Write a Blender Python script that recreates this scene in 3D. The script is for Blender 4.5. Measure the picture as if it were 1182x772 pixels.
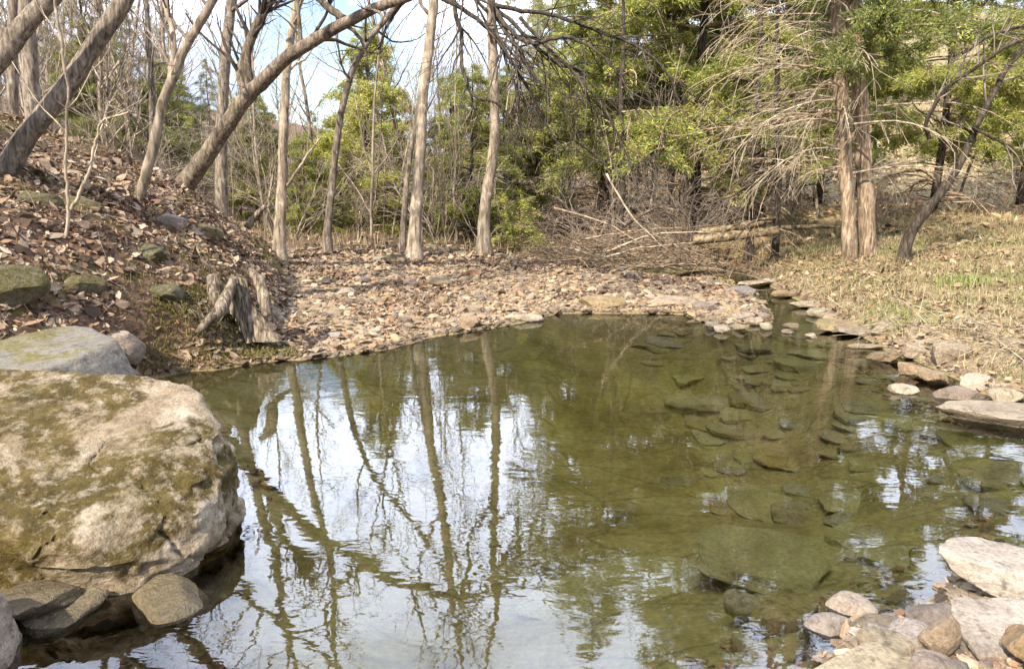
import bpy, bmesh, math, random
import numpy as np
from mathutils import Vector

for o in list(bpy.data.objects):
    bpy.data.objects.remove(o, do_unlink=True)
scene = bpy.context.scene
COL = scene.collection
rng = np.random.default_rng(7)

# ------------------------------------------------------------------ camera
FPX = 860.0                      # focal length in photo pixels (photo 1182 x 772)
CAMZ = 1.6
PITCH = math.atan(176.0 / FPX)
cam_d = bpy.data.cameras.new('camera')
cam = bpy.data.objects.new('camera', cam_d)
COL.objects.link(cam)
cam.location = (0, 0, CAMZ)
cam.rotation_euler = (math.pi / 2 - PITCH, 0, 0)
cam_d.sensor_width = 36
cam_d.lens = FPX / 1182 * 36
cam_d.clip_start = 0.05
cam_d.clip_end = 2000
scene.camera = cam

# ------------------------------------------------------------------ sky and sun
SUN = Vector((-0.42, -0.66, 0.66)).normalized()      # towards the sun
world = bpy.data.worlds.new('World')
scene.world = world
world.use_nodes = True
nt = world.node_tree
nt.nodes.clear()
N = nt.nodes.new
wo = N('ShaderNodeOutputWorld'); bg = N('ShaderNodeBackground')
sky = N('ShaderNodeTexSky'); sky.sky_type = 'NISHITA'; sky.sun_disc = False
sky.sun_elevation = math.asin(SUN.z)
sky.sun_rotation = math.atan2(SUN.x, SUN.y)
sky.air_density = 1.0; sky.dust_density = 1.5
tc = N('ShaderNodeTexCoord')
mp = N('ShaderNodeMapping'); mp.inputs['Scale'].default_value = (1, 1, 2.2); mp.inputs['Location'].default_value = (0.35, 0.2, 0.62)
cn = N('ShaderNodeTexNoise'); cn.inputs['Scale'].default_value = 2.6; cn.inputs['Detail'].default_value = 7; cn.inputs['Roughness'].default_value = 0.55
cr = N('ShaderNodeValToRGB'); cr.color_ramp.elements[0].position = 0.22; cr.color_ramp.elements[1].position = 0.46
cm = N('ShaderNodeMix'); cm.data_type = 'RGBA'
cm.inputs[7].default_value = (25.0, 25.8, 28.5, 1)      # thin bright cloud
nt.links.new(tc.outputs['Generated'], mp.inputs['Vector'])
nt.links.new(mp.outputs['Vector'], cn.inputs['Vector'])
nt.links.new(cn.outputs['Fac'], cr.inputs['Fac'])
# a gap of blue in the cloud, low above the trees left of centre
gv = N('ShaderNodeVectorMath'); gv.operation = 'DOT_PRODUCT'; gv.inputs[1].default_value = (-0.222, 0.963, 0.152)
nt.links.new(tc.outputs['Generated'], gv.inputs[0])
gr = N('ShaderNodeMapRange'); gr.interpolation_type = 'SMOOTHSTEP'
gr.inputs[1].default_value = 0.985; gr.inputs[2].default_value = 0.999; gr.inputs[3].default_value = 0.0; gr.inputs[4].default_value = 0.9
nt.links.new(gv.outputs['Value'], gr.inputs[0])
sb_ = N('ShaderNodeMath'); sb_.operation = 'SUBTRACT'; sb_.use_clamp = True
nt.links.new(cr.outputs['Color'], sb_.inputs[0]); nt.links.new(gr.outputs[0], sb_.inputs[1])
nt.links.new(sb_.outputs[0], cm.inputs[0])
nt.links.new(sky.outputs['Color'], cm.inputs[6])
# cloud brightness boosted ahead above the frame, added to lift the water's reflection
nv = N('ShaderNodeVectorMath'); nv.operation = 'DOT_PRODUCT'; nv.inputs[1].default_value = (-0.12, 0.90, 0.42)
nt.links.new(tc.outputs['Generated'], nv.inputs[0])
mr = N('ShaderNodeMapRange'); mr.interpolation_type = 'SMOOTHSTEP'
mr.inputs[1].default_value = 0.55; mr.inputs[2].default_value = 0.97; mr.inputs[3].default_value = 0.34; mr.inputs[4].default_value = 1.35
nt.links.new(nv.outputs['Value'], mr.inputs[0])
vm = N('ShaderNodeVectorMath'); vm.operation = 'SCALE'; vm.inputs[0].default_value = (13.6, 15.0, 18.4)
nt.links.new(mr.outputs[0], vm.inputs['Scale'])
sz_ = N('ShaderNodeSeparateXYZ'); nt.links.new(tc.outputs['Generated'], sz_.inputs[0])
er = N('ShaderNodeMapRange'); er.interpolation_type = 'SMOOTHSTEP'
er.inputs[1].default_value = 0.10; er.inputs[2].default_value = 0.34; er.inputs[3].default_value = 0.0; er.inputs[4].default_value = 1.0
nt.links.new(sz_.outputs[2], er.inputs[0])
hm = N('ShaderNodeMix'); hm.data_type = 'RGBA'; hm.inputs[6].default_value = (2.9, 3.35, 4.3, 1)  # sky near the horizon dimmed and tinted so it does not burn out
nt.links.new(er.outputs[0], hm.inputs[0]); nt.links.new(vm.outputs[0], hm.inputs[7])
nt.links.new(hm.outputs[2], cm.inputs[7])
nt.links.new(cm.outputs[2], bg.inputs['Color'])
nt.links.new(bg.outputs['Background'], wo.inputs['Surface'])
bg.inputs['Strength'].default_value = 0.15

sl = bpy.data.lights.new('sun', 'SUN')
sun = bpy.data.objects.new('sun', sl)
COL.objects.link(sun)
sl.energy = 5.0
sl.angle = math.radians(1.5)
sl.color = (1.0, 0.90, 0.74)
sun.rotation_euler = (-SUN).to_track_quat('-Z', 'Y').to_euler()
sun.location = (0, 0, 30)

vs = scene.view_settings
vs.view_transform = 'Standard'
vs.look = 'None'
vs.exposure = 1.06
vs.gamma = 1.0
vs.use_curve_mapping = False
scene.cycles.max_bounces = 8
scene.cycles.transparent_max_bounces = 16
scene.cycles.volume_bounces = 0
scene.cycles.caustics_reflective = False
scene.cycles.caustics_refractive = False

# ------------------------------------------------------------------ picture measurements -> world
cp, sp_ = math.cos(PITCH), math.sin(PITCH)

def ray(px, py):
    x = (px - 591.0) / FPX
    y = (386.0 - py) / FPX
    return np.array([x, sp_ * y + cp, cp * y - sp_])

def on_plane(px, py, z=0.0):
    d = ray(px, py)
    t = (z - CAMZ) / d[2]
    return np.array([0, 0, CAMZ]) + d * t

def at_depth(px, py, Y):
    d = ray(px, py)
    return np.array([0, 0, CAMZ]) + d * (Y / d[1])

# ------------------------------------------------------------------ numeric helpers
def sstep(a, b, x):
    t = np.clip((x - a) / (b - a), 0, 1)
    return t * t * (3 - 2 * t)

def _hash(ix, iy, iz, seed):
    h = (ix * 374761393 + iy * 668265263 + iz * 2147483647 + seed * 974711) & 0xFFFFFFFF
    h = ((h ^ (h >> 13)) * 1274126177) & 0xFFFFFFFF
    h = ((h ^ (h >> 16)) * 2246822519) & 0xFFFFFFFF
    return ((h ^ (h >> 15)) & 0xFFFFFF) / float(0xFFFFFF)

def vnoise(p, seed=0):
    p = np.asarray(p, float)
    i = np.floor(p).astype(np.int64)
    f = p - i
    f = f * f * f * (f * (f * 6 - 15) + 10)
    out = 0
    for dx in (0, 1):
        wx = f[:, 0] if dx else 1 - f[:, 0]
        for dy in (0, 1):
            wy = f[:, 1] if dy else 1 - f[:, 1]
            for dz in (0, 1):
                wz = f[:, 2] if dz else 1 - f[:, 2]
                out = out + wx * wy * wz * _hash(i[:, 0] + dx, i[:, 1] + dy, i[:, 2] + dz, seed)
    return out * 2 - 1

def fbm(p, octv=4, seed=0, gain=0.5):
    p = np.asarray(p, float)
    a, s, tot = 1.0, 0, 0
    for k in range(octv):
        s = s + a * vnoise(p * (2.0 ** k) + k * 17.3, seed + k)
        tot += a
        a *= gain
    return s / tot

def fbm2(x, y, sc, octv=4, seed=0):
    x = np.asarray(x, float); y = np.asarray(y, float)
    p = np.stack([x.ravel() * sc, y.ravel() * sc, np.zeros(x.size) + 0.37], 1)
    return fbm(p, octv, seed).reshape(x.shape)

def unit(v):
    v = np.asarray(v, float)
    return v / (np.linalg.norm(v, axis=-1, keepdims=True) + 1e-12)

# ------------------------------------------------------------------ mesh / object helpers
def mesh_np(name, verts, faces, smooth=False, colors=None, mat=None, sharp=None):
    """faces: (n,k) array or list of (n,k) arrays"""
    me = bpy.data.meshes.new(name)
    verts = np.asarray(verts, np.float32)
    if not isinstance(faces, list):
        faces = [faces]
    faces = [np.asarray(f, np.int32) for f in faces if len(f)]
    me.vertices.add(len(verts))
    me.vertices.foreach_set('co', verts.ravel())
    nl = sum(f.size for f in faces)
    npoly = sum(len(f) for f in faces)
    me.loops.add(nl)
    me.polygons.add(npoly)
    me.loops.foreach_set('vertex_index', np.concatenate([f.ravel() for f in faces]))
    st, k = [], 0
    for f in faces:
        st.append(k + np.arange(len(f)) * f.shape[1])
        k += f.size
    me.polygons.foreach_set('loop_start', np.concatenate(st).astype(np.int32))
    me.polygons.foreach_set('use_smooth', np.full(npoly, smooth, bool))
    me.update(calc_edges=True)
    me.validate()
    if colors is not None:
        for nm, c in colors.items():
            c = np.asarray(c, np.float32)
            if c.shape[1] == 3:
                c = np.concatenate([c, np.ones((len(c), 1), np.float32)], 1)
            a = me.color_attributes.new(nm, 'FLOAT_COLOR', 'POINT')
            a.data.foreach_set('color', c.ravel())
    if sharp is not None:
        me.set_sharp_from_angle(angle=sharp)
    if mat is not None:
        me.materials.append(mat)
    return me

def link(name, me, parent=None, loc=(0, 0, 0)):
    o = bpy.data.objects.new(name, me)
    COL.objects.link(o)
    o.location = loc
    if parent is not None:
        o.parent = parent
    return o

def tag(o, label=None, cat=None, group=None, kind=None):
    if label: o['label'] = label
    if cat: o['category'] = cat
    if group: o['group'] = group
    if kind: o['kind'] = kind
    return o

def thing(name, loc, label, cat, group=None):
    o = bpy.data.objects.new(name, None)
    COL.objects.link(o)
    o.location = loc
    o.empty_display_size = 0.2
    return tag(o, label, cat, group)

class Tubes:
    def __init__(s):
        s.v = []; s.q = []; s.t = []; s.n = 0
    def add(s, pts, rad, sides=5, cap=True):
        pts = np.asarray(pts, float); rad = np.asarray(rad, float)
        n = len(pts)
        tan = np.gradient(pts, axis=0)
        tan = unit(tan)
        a = np.array([0., 0, 1]) if abs(tan[0][2]) < 0.9 else np.array([1., 0, 0])
        u = unit(np.cross(tan, np.broadcast_to(a, tan.shape)))
        bad = np.linalg.norm(np.cross(tan, np.broadcast_to(a, tan.shape)), axis=1) < 1e-3
        if bad.any():
            u[bad] = np.array([0, 1., 0])
        for i in range(1, n):                    # parallel transport
            w = u[i - 1] - tan[i] * np.dot(u[i - 1], tan[i])
            l = np.linalg.norm(w)
            if l > 1e-6: u[i] = w / l
        w = np.cross(tan, u)
        th = np.arange(sides) * 2 * math.pi / sides
        c, sn = np.cos(th), np.sin(th)
        ring = pts[:, None, :] + rad[:, None, None] * (u[:, None, :] * c[None, :, None] + w[:, None, :] * sn[None, :, None])
        s.v.append(ring.reshape(-1, 3))
        i = np.arange(n - 1)[:, None] * sides; j = np.arange(sides)[None, :]; j2 = (j + 1) % sides
        q = np.stack([i + j, i + j2, i + sides + j2, i + sides + j], -1).reshape(-1, 4) + s.n
        s.q.append(q)
        k = n * sides
        if cap:
            s.v.append(pts[[0, -1]])
            jj = np.arange(sides); j2 = (jj + 1) % sides
            s.t.append(np.stack([np.full(sides, k), j2, jj], 1) + s.n)
            e = (n - 1) * sides
            s.t.append(np.stack([np.full(sides, k + 1), e + jj, e + j2], 1) + s.n)
            k += 2
        s.n += k
    def mesh(s, name, mat, base=(0, 0, 0), smooth=True, rough=0.0, seed=0):
        v = np.concatenate(s.v) - np.asarray(base, float)
        f = []
        if s.q: f.append(np.concatenate(s.q))
        if s.t: f.append(np.concatenate(s.t))
        if rough:
            v = v + rough * np.stack([fbm(v * 6, 3, seed), fbm(v * 6 + 31, 3, seed + 5), 0.3 * fbm(v * 6 + 77, 3, seed + 9)], 1)
        return mesh_np(name, v, f, smooth, mat=mat)

# ------------------------------------------------------------------ materials
def new_mat(name):
    m = bpy.data.materials.new(name)
    m.use_nodes = True
    t = m.node_tree
    t.nodes.clear()
    out = t.nodes.new('ShaderNodeOutputMaterial')
    return m, t, out

def nd(t, typ, **kw):
    n = t.nodes.new(typ)
    for k, v in kw.items():
        if k == 'op': n.operation = v
        elif k in n.inputs: n.inputs[k].default_value = v
        else: setattr(n, k, v)
    return n

def ramp(t, fac, stops, interp='LINEAR'):
    r = t.nodes.new('ShaderNodeValToRGB')
    r.color_ramp.interpolation = interp
    els = r.color_ramp.elements
    while len(els) < len(stops): els.new(0.5)
    for e, (p, c) in zip(els, stops):
        e.position = p
        if not hasattr(c, '__len__'): c = (c, c, c)
        e.color = (*c[:3], 1)
    t.links.new(fac, r.inputs['Fac'])
    return r.outputs['Color']

def mixc(t, fac, a, b, mode='MIX'):
    n = t.nodes.new('ShaderNodeMix'); n.data_type = 'RGBA'; n.blend_type = mode
    for s, i in ((fac, 0), (a, 6), (b, 7)):
        if hasattr(s, 'is_output'): t.links.new(s, n.inputs[i])
        elif i == 0: n.inputs[0].default_value = s
        else: n.inputs[i].default_value = (*s[:3], 1)
    return n.outputs[2]

def noise(t, vec, scale, detail=5, rough=0.55, dist=0.0):
    n = t.nodes.new('ShaderNodeTexNoise')
    n.inputs['Scale'].default_value = scale; n.inputs['Detail'].default_value = detail
    n.inputs['Roughness'].default_value = rough; n.inputs['Distortion'].default_value = dist
    t.links.new(vec, n.inputs['Vector'])
    return n.outputs['Fac']

def math_(t, op, a, b=0.0):
    n = t.nodes.new('ShaderNodeMath'); n.operation = op
    for s, i in ((a, 0), (b, 1)):
        if hasattr(s, 'is_output'): t.links.new(s, n.inputs[i])
        else: n.inputs[i].default_value = s
    return n.outputs[0]

def bump(t, h, strength=0.5, dist=0.02, normal=None):
    b = t.nodes.new('ShaderNodeBump')
    b.inputs['Strength'].default_value = strength; b.inputs['Distance'].default_value = dist
    t.links.new(h, b.inputs['Height'])
    if normal is not None: t.links.new(normal, b.inputs['Normal'])
    return b.outputs['Normal']

def pbsdf(t, out, color, rough=0.9, normal=None, spec=0.25):
    p = t.nodes.new('ShaderNodeBsdfPrincipled')
    if hasattr(color, 'is_output'): t.links.new(color, p.inputs['Base Color'])
    else: p.inputs['Base Color'].default_value = (*color[:3], 1)
    if hasattr(rough, 'is_output'): t.links.new(rough, p.inputs['Roughness'])
    else: p.inputs['Roughness'].default_value = rough
    p.inputs['Specular IOR Level'].default_value = spec
    if normal is not None: t.links.new(normal, p.inputs['Normal'])
    t.links.new(p.outputs[0], out.inputs['Surface'])
    return p

def mat_stone(name, cols, moss=0.0, moss_col=(0.10, 0.085, 0.02), bscale=16, bstr=1.0, vary=0.35, cscale=3.0, moss_scale=3.0, wet=False, flecks=True):
    m, t, out = new_mat(name)
    geo = nd(t, 'ShaderNodeNewGeometry'); oi = nd(t, 'ShaderNodeObjectInfo')
    pos = geo.outputs['Position']
    n1 = noise(t, pos, cscale, 8, 0.62, 0.4)
    c = ramp(t, n1, [(0.28, cols[0]), (0.5, cols[1]), (0.72, cols[2])])
    n2 = noise(t, pos, 55, 4, 0.7)
    c = mixc(t, 0.75, c, ramp(t, n2, [(0.3, 0.5), (0.55, 1.0), (0.75, 1.3)]), 'MULTIPLY')
    if flecks:
        n4 = noise(t, pos, 19, 6, 0.65)
        c = mixc(t, ramp(t, n4, [(0.54, 0), (0.66, 0.7)]), c, tuple(0.45 * q for q in cols[0]))
    if vary:
        hs = nd(t, 'ShaderNodeHueSaturation')
        t.links.new(c, hs.inputs['Color'])
        t.links.new(math_(t, 'ADD', math_(t, 'MULTIPLY', oi.outputs['Random'], 2 * vary), 1 - vary), hs.inputs['Value'])
        r2 = math_(t, 'FRACT', math_(t, 'MULTIPLY', oi.outputs['Random'], 7.31))
        t.links.new(math_(t, 'ADD', math_(t, 'MULTIPLY', r2, 0.022), 0.489), hs.inputs['Hue'])
        r3 = math_(t, 'FRACT', math_(t, 'MULTIPLY', oi.outputs['Random'], 13.7))
        t.links.new(math_(t, 'ADD', math_(t, 'MULTIPLY', r3, 0.4), 0.72), hs.inputs['Saturation'])
        c = hs.outputs['Color']
    if moss:
        n3 = noise(t, pos, moss_scale, 7, 0.68, 0.3)
        sx = nd(t, 'ShaderNodeSeparateXYZ'); t.links.new(geo.outputs['Normal'], sx.inputs[0])
        up = math_(t, 'MULTIPLY', sx.outputs[2], 0.10)
        f = math_(t, 'ADD', n3, up)
        f = ramp(t, f, [(0.60 - 0.22 * moss, 0), (0.66 - 0.16 * moss, 1)])
        n5 = noise(t, pos, 40, 5, 0.7)
        mc = mixc(t, n5, tuple(0.45 * q for q in moss_col), tuple(1.7 * q for q in moss_col))
        f = mixc(t, ramp(t, noise(t, pos, 28, 4, 0.7), [(0.35, 0.35), (0.6, 1)]), (0, 0, 0), f)
        c = mixc(t, f, c, mc)
    h = math_(t, 'ADD', noise(t, pos, bscale, 8, 0.65), math_(t, 'MULTIPLY', noise(t, pos, bscale * 5, 4, 0.7), 0.35))
    vo = nd(t, 'ShaderNodeTexVoronoi'); vo.feature = 'DISTANCE_TO_EDGE'; vo.inputs['Scale'].default_value = bscale * 0.5
    t.links.new(pos, vo.inputs['Vector'])
    pbsdf(t, out, c, 0.35 if wet else 0.88, bump(t, h, bstr, 0.035), 0.5 if wet else 0.2)
    return m

M = {}
M['boulder'] = mat_stone('boulder_stone', [(0.28, 0.20, 0.12), (0.44, 0.35, 0.245), (0.58, 0.50, 0.40)], moss=1.0, moss_col=(0.105, 0.075, 0.018), vary=0, bscale=9, bstr=0.9, cscale=2.6, moss_scale=2.6)
M['boulder'] = None
def mat_boulder():
    m, t, out = new_mat('mossy_boulder_stone')
    geo = nd(t, 'ShaderNodeNewGeometry'); tc = nd(t, 'ShaderNodeTexCoord'); pos = tc.outputs['Object']
    c = ramp(t, noise(t, pos, 3.2, 9, 0.66, 0.5), [(0.28, (0.15, 0.105, 0.062)), (0.46, (0.29, 0.225, 0.15)), (0.60, (0.40, 0.33, 0.245)), (0.78, (0.50, 0.435, 0.345))])
    c = mixc(t, 0.85, c, ramp(t, noise(t, pos, 48, 5, 0.75), [(0.3, 0.45), (0.52, 1.0), (0.72, 1.25)]), 'MULTIPLY')
    c = mixc(t, ramp(t, noise(t, pos, 12, 7, 0.7), [(0.57, 0), (0.66, 0.75)]), c, (0.11, 0.085, 0.055))
    sx = nd(t, 'ShaderNodeSeparateXYZ'); t.links.new(pos, sx.inputs[0])
    f = math_(t, 'ADD', noise(t, pos, 2.1, 8, 0.66, 0.4), math_(t, 'MULTIPLY', sx.outputs[0], -0.19))
    f = math_(t, 'ADD', f, math_(t, 'MULTIPLY', sx.outputs[2], -0.16))
    f = ramp(t, f, [(0.355, 0), (0.425, 1)])
    f2 = ramp(t, noise(t, pos, 16, 6, 0.72), [(0.33, 0.2), (0.50, 1)])
    mc = ramp(t, noise(t, pos, 9, 7, 0.75), [(0.3, (0.030, 0.022, 0.008)), (0.5, (0.080, 0.057, 0.016)), (0.7, (0.145, 0.108, 0.036))])
    c = mixc(t, math_(t, 'MULTIPLY', f, f2), c, mc)
    h = math_(t, 'ADD', noise(t, pos, 11, 9, 0.68), math_(t, 'MULTIPLY', noise(t, pos, 60, 4, 0.7), 0.4))
    pbsdf(t, out, c, 0.9, bump(t, h, 1.0, 0.04), 0.15)
    return m
M['boulder'] = mat_boulder()
M['slab'] = mat_stone('grey_slab_stone', [(0.125, 0.11, 0.09), (0.195, 0.175, 0.148), (0.27, 0.245, 0.21)], moss=0.12, moss_col=(0.10, 0.085, 0.02), vary=0, bstr=0.6, bscale=9)
M['mossy'] = mat_stone('mossy_stone', [(0.12, 0.095, 0.065), (0.19, 0.155, 0.11), (0.27, 0.225, 0.165)], moss=1.05, moss_col=(0.065, 0.056, 0.013), vary=0.15)
M['tan'] = mat_stone('tan_stone', [(0.18, 0.13, 0.085), (0.29, 0.215, 0.145), (0.40, 0.31, 0.215)])
M['buff'] = mat_stone('buff_stone', [(0.16, 0.11, 0.06), (0.285, 0.21, 0.12), (0.39, 0.30, 0.19)], vary=0.18)
M['pale'] = mat_stone('pale_stone', [(0.17, 0.13, 0.088), (0.31, 0.25, 0.18), (0.42, 0.35, 0.265)], vary=0.15, bstr=0.8)
M['grey'] = mat_stone('grey_stone', [(0.15, 0.125, 0.10), (0.24, 0.20, 0.165), (0.33, 0.285, 0.24)])
M['rust'] = mat_stone('rusty_stone', [(0.22, 0.12, 0.065), (0.33, 0.20, 0.12), (0.42, 0.29, 0.19)])
M['algae_pale'] = mat_stone('pale_algae_stone', [(0.30, 0.25, 0.08), (0.44, 0.375, 0.13), (0.55, 0.48, 0.20)], bstr=0.35, vary=0, flecks=False)
M['wet'] = mat_stone('wet_shaded_brown_stone', [(0.06, 0.043, 0.024), (0.11, 0.08, 0.042), (0.18, 0.135, 0.075)], wet=True)  # wet brown, darkened further as painted shade for the rocks under the boulder
M['algae'] = mat_stone('algae_covered_stone', [(0.27, 0.21, 0.065), (0.42, 0.34, 0.12), (0.53, 0.44, 0.18)], bstr=0.5, vary=0.12, flecks=True)

def mat_bark(name, c0, c1, zs=0.22, scale=30, bstr=1.0, vary=0.25, moss=0.0):
    m, t, out = new_mat(name)
    tc = nd(t, 'ShaderNodeTexCoord'); oi = nd(t, 'ShaderNodeObjectInfo')
    mp = nd(t, 'ShaderNodeMapping'); mp.inputs['Scale'].default_value = (1, 1, zs)
    t.links.new(tc.outputs['Object'], mp.inputs['Vector'])
    v = mp.outputs['Vector']
    n1 = noise(t, v, scale, 6, 0.65, 0.6)
    c = ramp(t, n1, [(0.32, tuple(0.32 * q for q in c0)), (0.45, tuple(0.85 * q for q in c0)), (0.66, c1)])
    n2 = noise(t, tc.outputs['Object'], 3.0, 5, 0.65)
    c = mixc(t, 0.9, c, ramp(t, n2, [(0.32, 0.55), (0.68, 1.3)]), 'MULTIPLY')
    c = mixc(t, ramp(t, noise(t, tc.outputs['Object'], 7, 6, 0.7), [(0.60, 0), (0.66, 0.5)]), c, tuple(min(0.6, 1.25 * q) for q in (c1[0], c1[0] * 0.98, c1[0] * 0.86)))
    if moss:
        c = mixc(t, ramp(t, noise(t, tc.outputs['Object'], 3.5, 5, 0.65), [(0.55, 0), (0.65, moss)]), c, (0.10, 0.095, 0.03))
    hs = nd(t, 'ShaderNodeHueSaturation'); t.links.new(c, hs.inputs['Color'])
    t.links.new(math_(t, 'ADD', math_(t, 'MULTIPLY', oi.outputs['Random'], 2 * vary), 1 - vary), hs.inputs['Value'])
    pbsdf(t, out, hs.outputs['Color'], 0.92, bump(t, n1, bstr, 0.02), 0.15)
    return m

M['bark_grey'] = mat_bark('grey_bark', (0.17, 0.135, 0.105), (0.33, 0.275, 0.22))
M['bark_pale'] = mat_bark('pale_bark', (0.27, 0.215, 0.16), (0.46, 0.38, 0.29), scale=18)
M['bark_dark'] = mat_bark('dark_bark', (0.05, 0.04, 0.032), (0.12, 0.097, 0.077))  # dark bark, lowered further to paint shade onto the arching tree's drooping limbs
M['bark_arch'] = mat_bark('arched_trunk_bark', (0.13, 0.10, 0.075), (0.28, 0.225, 0.17), moss=0.4)
M['bark_cedar'] = mat_bark('shaggy_cedar_bark', (0.21, 0.15, 0.10), (0.43, 0.33, 0.235), zs=0.10, scale=34, bstr=1.0)
M['twig_grey'] = mat_bark('grey_twig', (0.19, 0.155, 0.125), (0.34, 0.285, 0.24), scale=10, bstr=0.2, vary=0.3)
M['twig_dark'] = mat_bark('dark_twig', (0.055, 0.043, 0.034), (0.12, 0.095, 0.075), scale=10, bstr=0.2, vary=0.2)
M['twig_pale'] = mat_bark('pale_dead_twig', (0.34, 0.27, 0.19), (0.56, 0.47, 0.36), scale=10, bstr=0.2, vary=0.2)
M['twig_brown'] = mat_bark('brown_brush_twig', (0.27, 0.195, 0.13), (0.48, 0.37, 0.26), scale=10, bstr=0.2, vary=0.2)
M['twig_brush'] = mat_bark('dark_brush_twig', (0.15, 0.11, 0.075), (0.32, 0.24, 0.165), scale=10, bstr=0.2, vary=0.2)
M['twig_far'] = mat_bark('distant_twig', (0.29, 0.23, 0.185), (0.47, 0.39, 0.32), scale=8, bstr=0.1, vary=0.3)
M['wood_dead'] = mat_bark('weathered_wood', (0.13, 0.098, 0.07), (0.40, 0.33, 0.25), zs=0.16, scale=30, bstr=1.0, vary=0.05)
M['wood_log'] = mat_bark('fallen_log_wood', (0.13, 0.095, 0.055), (0.33, 0.255, 0.155), zs=1, scale=12, vary=0.1)

def mat_attr(name, attr='col', rough=0.85, transl=0.0, mul=None, spec=0.2):
    m, t, out = new_mat(name)
    a = nd(t, 'ShaderNodeAttribute'); a.attribute_name = attr
    c = a.outputs['Color']
    if mul:
        geo = nd(t, 'ShaderNodeNewGeometry')
        c = mixc(t, 0.6, c, ramp(t, noise(t, geo.outputs['Position'], mul, 3, 0.6), [(0.3, 0.6), (0.7, 1.3)]), 'MULTIPLY')
    p = pbsdf(t, out, c, rough, None, spec)
    if transl:
        tr = nd(t, 'ShaderNodeBsdfTranslucent'); t.links.new(c, tr.inputs['Color'])
        mx = nd(t, 'ShaderNodeMixShader'); mx.inputs[0].default_value = transl
        t.links.new(p.outputs[0], mx.inputs[1]); t.links.new(tr.outputs[0], mx.inputs[2])
        t.links.new(mx.outputs[0], out.inputs['Surface'])
    return m

M['leaf'] = mat_attr('dead_leaf', transl=0.15, mul=60)
M['grass'] = mat_attr('grass_blade', transl=0.25)
M['needle'] = mat_attr('evergreen_needle', transl=0.35, spec=0.3)
M['pebble'] = mat_attr('pebble', mul=70)

# ------------------------------------------------------------------ the ground
shore_px = [(165, 442), (215, 429), (300, 421), (380, 412), (440, 404), (500, 389), (560, 380), (610, 371),
            (650, 362), (720, 362), (790, 363), (816, 372), (850, 378), (888, 372), (884, 352), (845, 328), (812, 316), (800, 303)]
shore2_px = [(840, 306), (868, 318), (897, 334), (926, 350), (960, 375), (1010, 398), (1060, 418), (1105, 440), (1150, 458), (1200, 462),
             (1290, 480), (1330, 540), (1290, 620), (1182, 655), (1110, 668), (1062, 688), (1010, 722), (950, 772)]
POLY = [on_plane(*p)[:2] for p in shore_px]
POLY += [np.array([3.45, 12.7]), np.array([3.65, 14.5]), np.array([3.9, 14.5]), np.array([3.75, 12.7])]
POLY += [on_plane(*p)[:2] for p in shore2_px]
POLY += [np.array(p) for p in [(0.75, 1.95), (0.35, 1.55), (-0.6, 1.4), (-1.6, 1.6), (-2.3, 2.2), (-2.35, 3.0), (-2.0, 3.6), (-1.75, 4.4), (-2.3, 5.2), (-2.75, 5.6)]]
POLY = np.array(POLY)

def sdist(x, y):
    """signed distance to the water's edge, positive on land"""
    x = np.asarray(x, float); y = np.asarray(y, float)
    d = np.full(x.shape, 1e9); ins = np.zeros(x.shape, bool)
    n = len(POLY)
    for i in range(n):
        ax, ay = POLY[i]; bx, by = POLY[(i + 1) % n]
        ex, ey = bx - ax, by - ay
        t = np.clip(((x - ax) * ex + (y - ay) * ey) / (ex * ex + ey * ey + 1e-12), 0, 1)
        d = np.minimum(d, np.hypot(x - ax - t * ex, y - ay - t * ey))
        c = (ay > y) != (by > y)
        xi = ax + (y - ay) * ex / (ey if abs(ey) > 1e-12 else 1e-12)
        ins ^= c & (x < xi)
    sd = np.where(ins, -d, d)
    return sd + 0.09 * fbm2(x, y, 2.2, 4, 61) * np.exp(-np.abs(sd) * 0.8)

BE_Y = [-5, 2.0, 4.0, 5.5, 6.3, 7.0, 8.5, 10.0, 13.0, 20.0]
BE_X = [-3.8, -3.8, -3.9, -3.0, -2.6, -2.35, -2.6, -3.0, -4.2, -6.0]

def bank_e(x, y):
    return np.interp(y, BE_Y, BE_X) - x

def right_w(x, y):
    return sstep(2.9, 3.9, x - 0.0 * y) * sstep(3.2, 4.6, y)

def hill(x, y):
    yy = np.maximum(y - 15.0, 0)
    side = 0.22 + 1.0 * sstep(1.0, 22.0, x) + 0.15 * sstep(-4, -25, x)
    prof = 13.0 * sstep(0, 62, yy)
    return prof * side + 0.02 * np.maximum(yy - 62, 0)

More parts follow.
